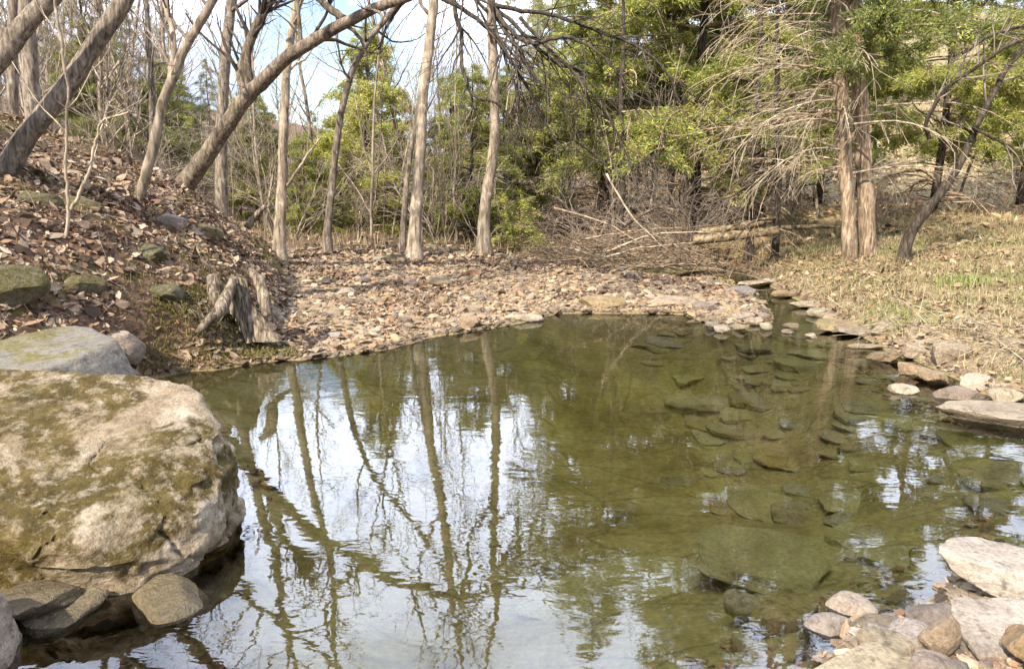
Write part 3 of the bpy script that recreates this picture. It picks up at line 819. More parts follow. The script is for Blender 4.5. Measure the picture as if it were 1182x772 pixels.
# stones and slabs on the pool floor
k = 0
slab_shapes = []
for q in range(8):
    v, f = rock_verts(500 + q, 4, 12, 1.0, 0.30, 0.13, soft=22)
    slab_shapes.append(mesh_np('sunken_stone', fit(v, 1.0, 0.75, 0.13), f, True, mat=M['algae' if q % 2 else 'algae_pale'], sharp=0.5))
while k < 105:
    x, y = rng.uniform(-1.5, 4.6), rng.uniform(2.2, 8.6)
    sd = float(sdist(np.array([x]), np.array([y]))[0])
    right = x > 0.7 + 0.1 * y
    if sd > -0.15 or (not right and rng.random() > 0.04): continue
    z = float(H(np.array([x]), np.array([y]))[0])
    s = float(np.clip(rng.lognormal(-1.05, 0.42), 0.14, 0.85)) * (1.0 if right else 0.6)
    o = link('sunken_stone', slab_shapes[int(rng.integers(8))], None, (x, y, z - 0.02 * s))
    o.scale = (s, s, s); o.rotation_euler = (rng.normal(0, 0.02), rng.normal(0, 0.02), rng.uniform(0, 6.28))
    tag(o, 'olive algae covered flat stone under water on the pool floor', 'stone', 'flat stones on the pool floor')
    k += 1

# the finer gravel nobody could count
def pebbles(name, P, sizes, cols, label):
    d, f = ico(1)
    n = len(P)
    V = d[None] * (1 + rng.uniform(-0.28, 0.28, (n, len(d), 1)))
    V = V * (sizes[:, None, None] * np.stack([np.ones(n), rng.uniform(0.6, 1, n), rng.uniform(0.2, 0.5, n)], 1)[:, None, :])
    a = rng.uniform(0, 6.28, n); c, s = np.cos(a)[:, None], np.sin(a)[:, None]
    tx = rng.normal(0, 0.3, n)[:, None]
    X = V[..., 0] * c - V[..., 1] * s; Y = V[..., 0] * s + V[..., 1] * c; Z = V[..., 2] + tx * V[..., 0]
    V = np.stack([X, Y, Z], -1) + P[:, None, :]
    F = (f[None] + (np.arange(n) * len(d))[:, None, None]).reshape(-1, 3)
    C = np.repeat(cols, len(d), 0)
    o = link(name, mesh_np(name, V.reshape(-1, 3), F, False, {'col': C}, M['pebble']))
    tag(o, label, 'gravel', kind='stuff')

PAL = np.array([(0.27, 0.20, 0.135), (0.21, 0.16, 0.115), (0.18, 0.143, 0.112), (0.34, 0.26, 0.17), (0.27, 0.17, 0.105), (0.36, 0.295, 0.215), (0.13, 0.10, 0.078), (0.25, 0.20, 0.15), (0.36, 0.275, 0.165)])
def palcol(n, pal=PAL):
    return pal[rng.integers(0, len(pal), n)] * rng.uniform(0.7, 1.25, (n, 1))
P2 = scatter_bar(26000)
sz = np.clip(rng.lognormal(-3.8, 0.52, len(P2)), 0.010, 0.10)
wetp = (1 - 0.5 * sstep(0.16, 0.04, sdist(P2[:, 0], P2[:, 1])))[:, None]
pebbles('gravel', np.column_stack([P2, H(P2[:, 0], P2[:, 1]) + sz * 0.15]), sz, palcol(len(P2)) * wetp * np.array([0.90, 0.86, 0.80]), 'brown and tan gravel covering the bar across the pool')
# gravel of the near shore and shallow bed
P = []
while len(P) < 5200:
    x = rng.uniform(-2.4, 4.5, 3000); y = rng.uniform(1.2, 7.5, 3000)
    sd = sdist(x, y)
    keep = ((sd < 0.9) & (sd > -0.45) & (y < 4.3)) | ((sd > -0.6) & (sd < 0.1) & (x > 2.4)) | ((x < -1.2) & (y < 3.2))
    keep &= (bank_e(x, y) < 0.3)
    P += list(zip(x[keep], y[keep]))
P = np.array(P[:5200])
zz = H(P[:, 0], P[:, 1]); sz = np.clip(rng.lognormal(-4.0, 0.45, len(P)), 0.007, 0.05)
cc = palcol(len(P)); under = (zz < 0)[:, None]
cc = np.where(under, cc * np.array([1.25, 1.05, 0.55]), cc)
pebbles('shore_gravel', np.column_stack([P, zz + sz * 0.15]), sz, cc, 'fine wet gravel along the near shore and in the shallows')

# ------------------------------------------------------------------ dead leaves
def leaves(name, P, Nrm, size, cols, label):
    n = len(P)
    size = size * np.clip(rng.lognormal(-0.12, 0.38, n), 0.35, 1.7)
    yaw = rng.uniform(0, 6.28, n)
    Nrm = unit(Nrm + rng.normal(0, 0.42, (n, 3)))
    a = np.stack([np.cos(yaw), np.sin(yaw), np.zeros(n)], 1)
    u = unit(a - Nrm * np.sum(a * Nrm, 1, keepdims=True)); w = np.cross(Nrm, u)
    fold = rng.uniform(0.05, 0.7, n); curl = rng.uniform(-0.35, 0.55, n); asp = rng.uniform(0.28, 0.75, n)
    T = [(-0.5, 0, 0, 0), (-0.2, 1, 1, 0.05), (0.2, 0.85, 0.9, 0.4), (0.5, 0, 0, 1.0), (0.2, -0.85, 0.9, 0.4), (-0.2, -1, 1, 0.05)]
    V = np.zeros((n, 6, 3))
    for k, (l, ww, fo, cu) in enumerate(T):
        V[:, k] = P + size[:, None] * (u * l + w * (ww * asp * 0.5)[:, None] + Nrm * (fo * fold * 0.28 + cu * curl)[:, None])
    base = (np.arange(n) * 6)[:, None]
    F = np.concatenate([base + np.array([[0, 3, 2, 1]]), base + np.array([[0, 5, 4, 3]])])
    o = link(name, mesh_np(name, V.reshape(-1, 3), F, False, {'col': np.repeat(cols, 6, 0)}, M['leaf']))
    tag(o, label, 'leaves', kind='stuff')

LP = np.array([(0.19, 0.115, 0.07), (0.28, 0.185, 0.12), (0.14, 0.085, 0.055), (0.36, 0.255, 0.175), (0.24, 0.145, 0.085), (0.43, 0.33, 0.24), (0.09, 0.058, 0.04), (0.29, 0.205, 0.135), (0.065, 0.045, 0.032), (0.25, 0.19, 0.135), (0.33, 0.255, 0.185)])
def scat(n, xlo, xhi, ylo, yhi, keep):
    P = []
    while len(P) < n:
        x = rng.uniform(xlo, xhi, 8000); y = rng.uniform(ylo, yhi, 8000)
        ok = keep(x, y)
        P += list(zip(x[ok], y[ok]))
    P = np.array(P[:n])
    return P
def leaf_field(name, n, xlo, xhi, ylo, yhi, keep, s0, s1, label, lift=0.012, pal=LP):
    P = scat(n, xlo, xhi, ylo, yhi, keep)
    z = H(P[:, 0], P[:, 1]); nn = Hn(P[:, 0], P[:, 1])
    leaves(name, np.column_stack([P, z + rng.uniform(0.004, lift + 0.02, n)]), nn, rng.uniform(s0, s1, n), palcol(n, pal), label)
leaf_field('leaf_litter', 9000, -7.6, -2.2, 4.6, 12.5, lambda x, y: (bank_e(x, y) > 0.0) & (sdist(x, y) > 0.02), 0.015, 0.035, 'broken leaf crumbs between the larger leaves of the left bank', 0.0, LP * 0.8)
leaf_field('leaf_litter', 1500, -3.4, -1.9, 4.9, 7.6, lambda x, y: (sdist(x, y) > 0.02) & (bank_e(x, y) > -0.75) & (bank_e(x, y) < 0.25), 0.03, 0.09, 'dead leaves on the bare ground between the flat slab and the stump')
mossn = lambda x, y: fbm2(x, y, 1.0, 3, 77)
leaf_field('leaf_litter', 30000, -7.6, -2.2, 4.6, 12.5, lambda x, y: (bank_e(x, y) + 0.2 * fbm2(x, y, 2, 3, 5) > 0.05) & (sdist(x, y) > 0.03) & (mossn(x, y) < 0.14 + 0.4 * rng.random(x.shape) ** 3), 0.032, 0.092, 'reddish brown dead leaves covering the steep left bank')
leaf_field('leaf_litter', 12000, -3.6, 3.6, 6.5, 14.0, lambda x, y: (sdist(x, y) > 0.02) & (right_w(x, y) < 0.5) & (fbm2(x, y, 0.9, 3, 9) > 0.35 - 0.35 * sstep(9.5, 12.5, y) - 0.35 * sstep(0.5, -2.0, x)), 0.03, 0.085, 'scattered dead leaves lying on the gravel bar')
leaf_field('leaf_litter', 15000, 2.8, 10.0, 4.6, 15.5, lambda x, y: (right_w(x, y) > 0.4) & (sdist(x, y) > 0.03) & ((fbm2(x, y, 0.9, 3, 15) > -0.1) | (sdist(x, y) < 0.8)), 0.028, 0.075, 'tan and rusty dead leaves in the dry grass of the right bank', 0.05, LP * np.array([1.05, 1.05, 0.95]))
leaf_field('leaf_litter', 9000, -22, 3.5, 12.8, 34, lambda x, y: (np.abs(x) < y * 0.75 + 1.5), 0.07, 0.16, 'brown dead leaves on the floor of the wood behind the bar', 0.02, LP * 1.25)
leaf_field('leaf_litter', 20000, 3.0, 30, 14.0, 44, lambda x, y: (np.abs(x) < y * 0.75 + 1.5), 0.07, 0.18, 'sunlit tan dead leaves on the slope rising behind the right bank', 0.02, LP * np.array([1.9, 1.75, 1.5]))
leaf_field('leaf_litter', 260, 0.9, 3.4, 1.7, 3.9, lambda x, y: (sdist(x, y) > -0.1) & (sdist(x, y) < 0.6), 0.03, 0.07, 'few dead leaves caught between the lower right stones')

# ------------------------------------------------------------------ grass and weeds
def blades(name, P, h, lean, width, cols, label):
    n = len(P)
    a = rng.uniform(0, 6.28, n); d = np.stack([np.cos(a), np.sin(a), np.zeros(n)], 1)
    s = np.stack([-np.sin(a), np.cos(a), np.zeros(n)], 1)
    up = np.array([0, 0, 1.0])
    V = np.zeros((n, 5, 3))
    w = width[:, None]
    mid = P + up * (h * 0.6)[:, None] + d * (lean * h * 0.3)[:, None]
    tip = P + up * (h * (1.0 - 0.45 * lean))[:, None] + d * (lean * h)[:, None]
    V[:, 0] = P - s * w; V[:, 1] = P + s * w; V[:, 2] = mid + s * w * 0.7; V[:, 3] = mid - s * w * 0.7; V[:, 4] = tip
    b = (np.arange(n) * 5)[:, None]
    me = mesh_np(name, V.reshape(-1, 3), [b + np.array([[0, 1, 2, 3]]), b + np.array([[3, 2, 4]])], False, {'col': np.repeat(cols, 5, 0)}, M['grass'])
    return me
GP = np.array([(0.42, 0.34, 0.20), (0.33, 0.26, 0.14), (0.50, 0.42, 0.27), (0.25, 0.19, 0.10), (0.30, 0.27, 0.12)])
def grass_field(name, n, box, keep, h0, h1, label, pal=GP, w=0.0035, green=None):
    P = scat(n, *box, keep)
    z = H(P[:, 0], P[:, 1])
    c = palcol(n, pal)
    if green is not None:
        g = sstep(0.08, 0.35, fbm2(P[:, 0], P[:, 1], 0.8, 3, 33))[:, None] * green * (rng.random((n, 1)) < 0.7)
        c = c * (1 - g) + g * np.array([0.17, 0.22, 0.06]) * rng.uniform(0.7, 1.4, (n, 1))
    me = blades(name, np.column_stack([P, z - 0.005]), rng.uniform(h0, h1, n), rng.uniform(0.3, 2.0, n), np.full(n, w) * rng.uniform(0.6, 1.4, n), c, label)
    return tag(link(name, me), label, 'grass', kind='stuff')
grass_field('dry_grass', 26000, (2.9, 11.5, 5.0, 16.5), lambda x, y: (right_w(x, y) > 0.4) & (sdist(x, y) > 0.12) & (x < y * 0.78 + 1) & (fbm2(x, y, 1.6, 4, 92) > -0.12), 0.04, 0.20, 'straw coloured dry grass with green flecks on the right bank', green=0.9)
grass_field('dry_grass', 9000, (-14, 14, 12.6, 19), lambda x, y: (np.abs(x) < y * 0.75), 0.10, 0.40, 'tall dead grass and weeds at the edge of the wood behind the bar')
grass_field('moss_tufts', 9000, (-7.2, -2.2, 4.8, 11.5), lambda x, y: (bank_e(x, y) > 0.0) & (sdist(x, y) > 0.04) & (mossn(x, y) > 0.14), 0.02, 0.085, 'olive moss and short grass tufts on the left bank', np.array([(0.14, 0.13, 0.03), (0.19, 0.165, 0.045), (0.10, 0.095, 0.02), (0.26, 0.21, 0.09)]), 0.004)
P = on_plane(250, 400, 0.2)
grass_field('moss_tufts', 3600, (-3.15, -1.9, 5.4, 7.3), lambda x, y: (sdist(x, y) > 0.05) & (np.hypot((x + 2.5) / 0.6, (y - 6.3) / 0.8) < 1), 0.02, 0.10, 'green moss and grass in front of the weathered stump', np.array([(0.15, 0.15, 0.03), (0.20, 0.175, 0.05), (0.11, 0.105, 0.02), (0.30, 0.25, 0.12)]), 0.004)
# the fresh green tuft
g = ground_at(1112, 332)
n = 420
P = np.column_stack([rng.normal(g[0], 0.13, n), rng.normal(g[1], 0.13, n)])
P = np.column_stack([P, H(P[:, 0], P[:, 1])])
me = blades('grass_tuft', P - g, rng.uniform(0.08, 0.24, n), rng.uniform(0.2, 1.0, n), rng.uniform(0.003, 0.006, n), palcol(n, np.array([(0.24, 0.29, 0.09), (0.34, 0.35, 0.15), (0.20, 0.25, 0.08)])), '')
tag(link('grass_tuft', me, None, tuple(g)), 'fresh bright green grass tuft on the right bank', 'grass')

# ------------------------------------------------------------------ trees
def smooth_path(pts, n):
    pts = np.asarray(pts, float)
    d = np.concatenate([[0], np.cumsum(np.linalg.norm(np.diff(pts, axis=0), axis=1))])
    u = np.linspace(0, d[-1], n)
    # Catmull-Rom
    out = []
    for q in u:
        i = min(max(np.searchsorted(d, q) - 1, 0), len(pts) - 2)
        t = (q - d[i]) / (d[i + 1] - d[i] + 1e-9)
        p0 = pts[max(i - 1, 0)]; p1 = pts[i]; p2 = pts[i + 1]; p3 = pts[min(i + 2, len(pts) - 1)]
        out.append(0.5 * ((2 * p1) + (-p0 + p2) * t + (2 * p0 - 5 * p1 + 4 * p2 - p3) * t * t + (-p0 + 3 * p1 - 3 * p2 + p3) * t ** 3))
    return np.array(out)

def grow(out, p, d, L, r, lvl, maxl, R, up=0.05, wander=0.16, dens=3.0, ratio=0.5, spread=0.9, rmin=0.0022, droop=0.0):
    n = max(3, min(9, int(L * 5) + 2))
    pts = [np.array(p, float)]; d = unit(np.array(d, float)); step = L / n
    dirs = [d]
    for i in range(n):
        d = unit(d + R.normal(0, wander, 3) + np.array([0, 0, up - droop * i / n]))
        pts.append(pts[-1] + d * step); dirs.append(d)
    pts = np.array(pts)
    rad = np.linspace(r, max(r * 0.35, rmin), n + 1)
    out.append((pts, rad, lvl))
    if lvl < maxl:
        k = max(1, int(dens * L * R.uniform(0.7, 1.3)))
        for t in R.uniform(0.15, 1.0, k):
            i = min(int(t * n), n)
            pd = R.normal(0, 1, 3); pd = unit(pd - dirs[i] * np.dot(pd, dirs[i]))
            cd = unit(dirs[i] + pd * spread * R.uniform(0.6, 1.3))
            grow(out, pts[i], cd, L * ratio * (1.15 - 0.55 * t) * R.uniform(0.6, 1.3), max(rad[i] * 0.55, rmin), lvl + 1, maxl, R, up, wander * 1.1, dens * 1.35, ratio, spread, rmin, droop)

def tubes_of(branches, mat, name, base, twig_sides=3):
    tb = Tubes()
    for pts, rad, lvl in branches:
        tb.add(pts, rad, 5 if rad[0] > 0.012 else twig_sides, cap=False)
    return tb.mesh(name, mat, base)

def hero(name, label, cat, path, Y, w0, w1, bark, twig, seed, grow_to=0.0, limbs=8, lo=0.45, limb_len=1.6, maxl=4, dens=2.6, dY=0.0, group=None, up=0.06, droop=0.0, limb_up=0.5, below=0.0, extra=None, sides=14, flare=2.0):
    """a tree standing where the photo shows it: path = picture points of its trunk from foot upwards, at depth Y"""
    R = np.random.default_rng(seed)
    W = [at_depth(px, py, Y + dY * i / (len(path) - 1)) for i, (px, py) in enumerate(path)]
    r0 = 0.80 * w0 / FPX * Y / 2; r1 = 0.80 * w1 / FPX * Y / 2
    base = W[0].copy()
    hz = float(H(np.array([base[0]]), np.array([base[1]]))[0])
    top = W[-1]; td = unit(W[-1] - W[-2])
    nvis = len(W)
    if grow_to > 0:
        d = td.copy(); p = top.copy(); 
        for q in range(4):
            d = unit(d + R.normal(0, 0.10, 3) + np.array([0, 0, 0.12])); p = p + d * grow_to / 4; W.append(p.copy())
    W = [np.array([base[0], base[1], min(hz, base[2]) - 0.12])] + W if abs(hz - base[2]) < 1.5 else W
    P = smooth_path(W, 12 + 5 * len(W))
    P = P + np.cumsum(R.normal(0, 0.004, P.shape), 0) * np.array([1, 1, 0.2])
    s = np.linspace(0, 1, len(P))
    vis = nvis / len(W)
    rad = np.where(s < vis, r0 + (r1 - r0) * s / vis, r1 + (0.012 - r1) * (s - vis) / max(1 - vis, 1e-3))
    rad = rad * (1 + (flare - 1) * np.exp(-s * 26))
    rad = rad * (1 + R.normal(0, 0.02, len(rad)))
    root = thing(name, tuple(base), label, cat, group)
    tb = Tubes(); tb.add(P, rad, sides)
    link('trunk', tb.mesh('trunk', bark, base, rough=0.009 if r0 > 0.06 else 0.005, seed=seed), root)
    twigs = []
    for q in range(limbs):
        t = lo + (1 - lo) * (q + R.uniform(0, 1)) / limbs
        i = min(int(t * (len(P) - 1)), len(P) - 2)
        ax = unit(P[i + 1] - P[i]); pd = R.normal(0, 1, 3); pd = unit(pd - ax * np.dot(pd, ax))
        d = unit(pd + ax * limb_up + np.array([0, 0, 0.15]))
        br = []
        grow(br, P[i], d, limb_len * R.uniform(0.6, 1.25) * (1.2 - 0.5 * t), max(rad[i] * 0.42, 0.006), 1, maxl, R, up, 0.15, dens, 0.55, 0.85, 0.0022, droop)
        tb = Tubes(); tb.add(br[0][0], br[0][1], 6)
        lo_ = link('limb', tb.mesh('limb', bark if br[0][1][0] > 0.02 else twig, base), root)
        if br[1:]: link('twigs', tubes_of(br[1:], twig, 'twigs', base), lo_)
    if extra:
        for ex in extra:                     # picture-measured limbs: (points, depth0, depth1, w0 px, w1 px)
            pts, ya, yb, wa, wb = ex[:5]
            L = [at_depth(px, py, ya + (yb - ya) * i / (len(pts) - 1)) for i, (px, py) in enumerate(pts)]
            LPp = smooth_path(L, 6 * len(L)); ym = (ya + yb) / 2
            LPp = LPp + np.cumsum(R.normal(0, 0.006, LPp.shape), 0)
            lr = np.linspace(wa, wb, len(LPp)) / FPX * ym / 2
            tb = Tubes(); tb.add(LPp, lr, 7)
            lo_ = link('limb', tb.mesh('limb', ex[5] if len(ex) > 5 else bark, base), root); tl_ = []
            nt_ = ex[6] if len(ex) > 6 else 7
            for q in range(nt_ if nt_ < 9 else nt_ + 6):
                i = int(R.uniform(0.2, 0.98) * (len(LPp) - 1))
                ax = unit(LPp[min(i + 1, len(LPp) - 1)] - LPp[i - 1]); pd = R.normal(0, 1, 3); pd = unit(pd - ax * np.dot(pd, ax))
                br = []
                grow(br, LPp[i], unit(pd + ax * 0.9 + np.array([0, 0, -0.25 if ex[7:] else 0.1])), R.uniform(0.35, 0.95), max(lr[i] * 0.5, 0.004), 2, 4 if nt_ > 8 else 3, R, -0.04 if ex[7:] else 0.04, 0.16, 3.4, 0.6, 0.8, 0.0026)
                tl_ += br
            if tl_: link('twigs', tubes_of(tl_, twig, 'twigs', base), lo_)
    if below:                                # dead side twigs on the lower trunk
        for q in range(int(below)):
            i = int(R.uniform(0.12, lo) * (len(P) - 1))
            br = []
            grow(br, P[i], unit(R.normal(0, 1, 3) * np.array([1, 1, 0.3])), R.uniform(0.3, 0.9), 0.005, 2, 3, R, 0.03, 0.2, 3.0, 0.55)
            link('twig', tubes_of(br, twig, 'twig', base), root)
    return root, P, rad

B = M
hero('leaning_tree', 'thick grey trunk leaning right out of the leafy bank at the left edge', 'tree',
     [(-14, 236), (12, 190), (38, 150), (75, 105), (108, 55), (143, 0), (175, -60)], 7.0, 30, 21, B['bark_grey'], B['twig_grey'], 1, 3.2, 7, 0.6, 1.7, dY=0.3)
hero('leaning_tree', 'thick grey leaning trunk crossing the top left corner of the photo', 'tree',
     [(-75, 190), (-40, 120), (0, 72), (30, 32), (62, 0), (100, -50)], 6.6, 30, 22, B['bark_grey'], B['twig_grey'], 2, 3.0, 6, 0.65, 1.6, dY=0.2)
hero('upright_tree', 'straight dark grey trunk behind the two leaning trunks at upper left', 'tree',
     [(42, 190), (38, 120), (35, 60), (33, 0), (34, -80)], 9.6, 22, 17, B['bark_grey'], B['twig_grey'], 3, 4.0, 7, 0.5, 1.8)
hero('upright_tree', 'slim dark trunk at the left edge beside the straight dark grey one', 'tree',
     [(16, 170), (14, 90), (14, 0), (12, -80)], 10.0, 15, 12, B['bark_grey'], B['twig_grey'], 4, 3.5, 6, 0.55, 1.6)
hero('sapling', 'thin pale forked sapling rising from the leafy left bank', 'sapling',
     [(76, 346), (79, 290), (83, 240), (82, 180), (81, 105)], 6.3, 7, 4, B['bark_pale'], B['twig_pale'], 5, 0.8, 5, 0.55, 0.7, maxl=2,
     extra=[([(84, 244), (98, 212), (103, 180), (112, 148), (130, 136), (150, 133)], 6.3, 6.1, 4.5, 2, M['twig_pale'], 4)])
hero('crooked_tree', 'crooked pale leaning trunk on the leafy slope right of the sapling', 'tree',
     [(148, 282), (160, 232), (170, 200), (183, 150), (193, 108), (214, 62), (238, 20), (255, -10)], 8.2, 16, 11, B['bark_pale'], B['twig_grey'], 6, 2.2, 9, 0.45, 1.4, below=3,
     extra=[([(193, 108), (200, 70), (196, 30), (185, -10)], 8.2, 8.4, 8, 5)])
hero('arching_tree', 'long brown trunk arching over the pool from the left bank', 'tree',
     [(205, 226), (226, 198), (252, 162), (280, 118), (305, 92), (330, 68), (370, 42), (415, 18), (460, 0), (520, -14), (566, 4)], 10.0, 26, 9, B['bark_arch'], B['twig_dark'], 8, 0, 9, 0.45, 1.2, dY=-1.4, droop=0.1, below=3,
     extra=[([(566, 4), (590, 36), (620, 46), (655, 40), (690, 60), (715, 90), (728, 118)], 8.6, 7.8, 6, 2, M['bark_dark'], 12, 1),
            ([(566, 4), (585, 42), (604, 66), (620, 92), (636, 110), (640, 128)], 8.6, 8.2, 7, 2, M['bark_dark'], 12, 1),
            ([(522, -12), (530, 22), (536, 62), (543, 96), (557, 112), (578, 120), (600, 142), (607, 158)], 8.8, 8.3, 6, 2, M['bark_dark'], 9, 1),
            ([(566, 4), (620, 14), (660, 24), (700, 42), (740, 60), (768, 86), (790, 124)], 8.6, 7.6, 5.5, 2, M['bark_dark'], 12, 1),
            ([(570, 6), (640, 70), (672, 84), (680, 118), (700, 140)], 8.6, 8.4, 5, 2, M['bark_dark'], 10, 1),
            ([(480, -6), (460, 14), (445, 40), (440, 60)], 9.0, 9.0, 5, 2, M['bark_dark'], 6, 1),
            ([(500, -8), (560, 34), (610, 110), (640, 160), (660, 175)], 8.8, 8.0, 6, 2, M['bark_dark'], 10, 1),
            ([(600, 20), (650, 74), (690, 120), (716, 168), (730, 200)], 8.4, 8.0, 4.5, 1.8, M['bark_dark'], 12, 1),
            ([(566, 4), (578, 50), (596, 96), (600, 150)], 8.5, 8.5, 4, 1.6, M['bark_dark'], 9, 1),
            ([(400, 25), (370, 2), (345, -30), (330, -80)], 9.2, 9.4, 9, 5, M['bark_arch'], 8),
            ([(290, 108), (285, 60), (305, 10), (318, -40)], 9.8, 10.0, 12, 8, M['bark_arch'], 8),
            ([(285, 114), (275, 85), (292, 40), (322, -10)], 9.8, 10.2, 9, 6, M['bark_arch'], 8)])
hero('upright_tree', 'straight grey trunk standing just behind the foot of the arching tree', 'tree',
     [(256, 272), (256, 200), (258, 130), (262, 60), (268, 0), (272, -70)], 11.2, 17, 13, B['bark_grey'], B['twig_grey'], 9, 3.5, 10, 0.4, 1.9, below=5)
hero('upright_tree', 'pale grey trunk with flared foot between the arching tree and the bank', 'tree',
     [(323, 297), (325, 240), (327, 180), (330, 110), (336, 50), (343, 0), (347, -60)], 11.4, 16, 9, B['bark_pale'], B['twig_grey'], 10, 3.0, 10, 0.35, 1.6, below=3,
     extra=[([(327, 218), (345, 190), (355, 172), (368, 158)], 11.4, 11.3, 4, 2, M['twig_pale'], 3)])
hero('slender_tree', 'slender grey trunk curving right to meet the arching branch', 'tree',
     [(378, 280), (383, 225), (388, 170), (395, 120), (408, 78), (428, 42), (450, 15), (470, -20)], 12.4, 11, 7, B['bark_grey'], B['twig_dark'], 11, 2.5, 11, 0.4, 1.4)
hero('upright_tree', 'tall straight brownish trunk rising left of centre from the gravel bar', 'tree',
     [(478, 292), (481, 240), (484, 180), (488, 110), (494, 50), (499, 0), (503, -80)], 12.2, 17, 12, B['bark_pale'], B['twig_grey'], 12, 3.5, 10, 0.45, 1.7, below=2)
hero('slender_tree', 'thin leaning trunk close beside the tall straight brownish trunk', 'tree',
     [(464, 280), (466, 240), (470, 190), (478, 140), (484, 100), (492, 40)], 13.0, 9, 5, B['bark_grey'], B['twig_grey'], 13, 3.0, 7, 0.5, 1.3)
hero('upright_tree', 'pale bare trunk with a bend standing at the centre of the photo', 'tree',
     [(559, 279), (560, 245), (564, 210), (571, 170), (571, 120), (569, 60), (567, 0), (566, -80)], 13.0, 16, 11, B['bark_pale'], B['twig_grey'], 14, 3.5, 11, 0.4, 1.8)
hero('leaning_tree', 'grey trunk leaning right over the grassy bank beside the double trunk', 'tree',
     [(1046, 280), (1058, 256), (1076, 232), (1095, 205), (1108, 180), (1122, 145), (1145, 102), (1165, 70), (1190, 40)], 11.4, 15, 6, B['bark_dark'], B['twig_grey'], 15, 2.0, 12, 0.3, 1.3, droop=0.05,
     extra=[([(1072, 160), (1068, 142), (1080, 116), (1100, 95), (1135, 74), (1160, 58), (1200, 40)], 11.0, 10.4, 5, 3, M['bark_dark'], 11),
            ([(1122, 148), (1150, 160), (1172, 178), (1200, 200)], 11.3, 11.0, 4, 2, M['bark_dark'], 8),
            ([(1110, 62), (1140, 42), (1182, 30), (1220, 26)], 11.0, 10.6, 4, 3, M['bark_dark'], 9)])
for i, (px, y0_, x1_, d, w) in enumerate([(866, 258, 874, 14.2, 11), (896, 278, 897, 12.9, 10), (716, 262, 716, 14.6, 9)]):
    hero('bare_pine', ['dark dead pine trunk rising behind the fallen logs', 'short dark trunk at the right end of the fallen logs', 'dark thin pine trunk standing inside the brush pile'][i], 'tree',
         [(px, y0_), (px + 2, 200), (x1_, 120), (x1_ + 2, 60), (x1_ + 1, -20)], d, w, w * 0.7, B['bark_dark'], B['twig_brown'], 20 + i, 1.5, 16, 0.12, 1.5, up=-0.03, droop=0.05, limb_up=-0.1)

# ---- evergreen foliage
def sprays(P, D, n_b, length, width, R, spread=0.7):
    """tufts of thin needles: P tuft points, D directions"""
    n = len(P)
    Pn = np.repeat(P, n_b, 0) + R.normal(0, length * 0.45, (n * n_b, 3)); Dn = np.repeat(D, n_b, 0)
    d = unit(Dn + R.normal(0, spread, Dn.shape))
    s = unit(np.cross(d, R.normal(0, 1, d.shape)))
    L = length * R.uniform(0.6, 1.3, (len(d), 1)); w = width * R.uniform(0.6, 1.3, (len(d), 1))
    V = np.stack([Pn - s * w * 0.4, Pn + d * L * 0.45 + s * w, Pn + d * L, Pn + d * L * 0.5 - s * w], 1)
    F = np.arange(len(d) * 4).reshape(-1, 4)
    return V.reshape(-1, 3), F

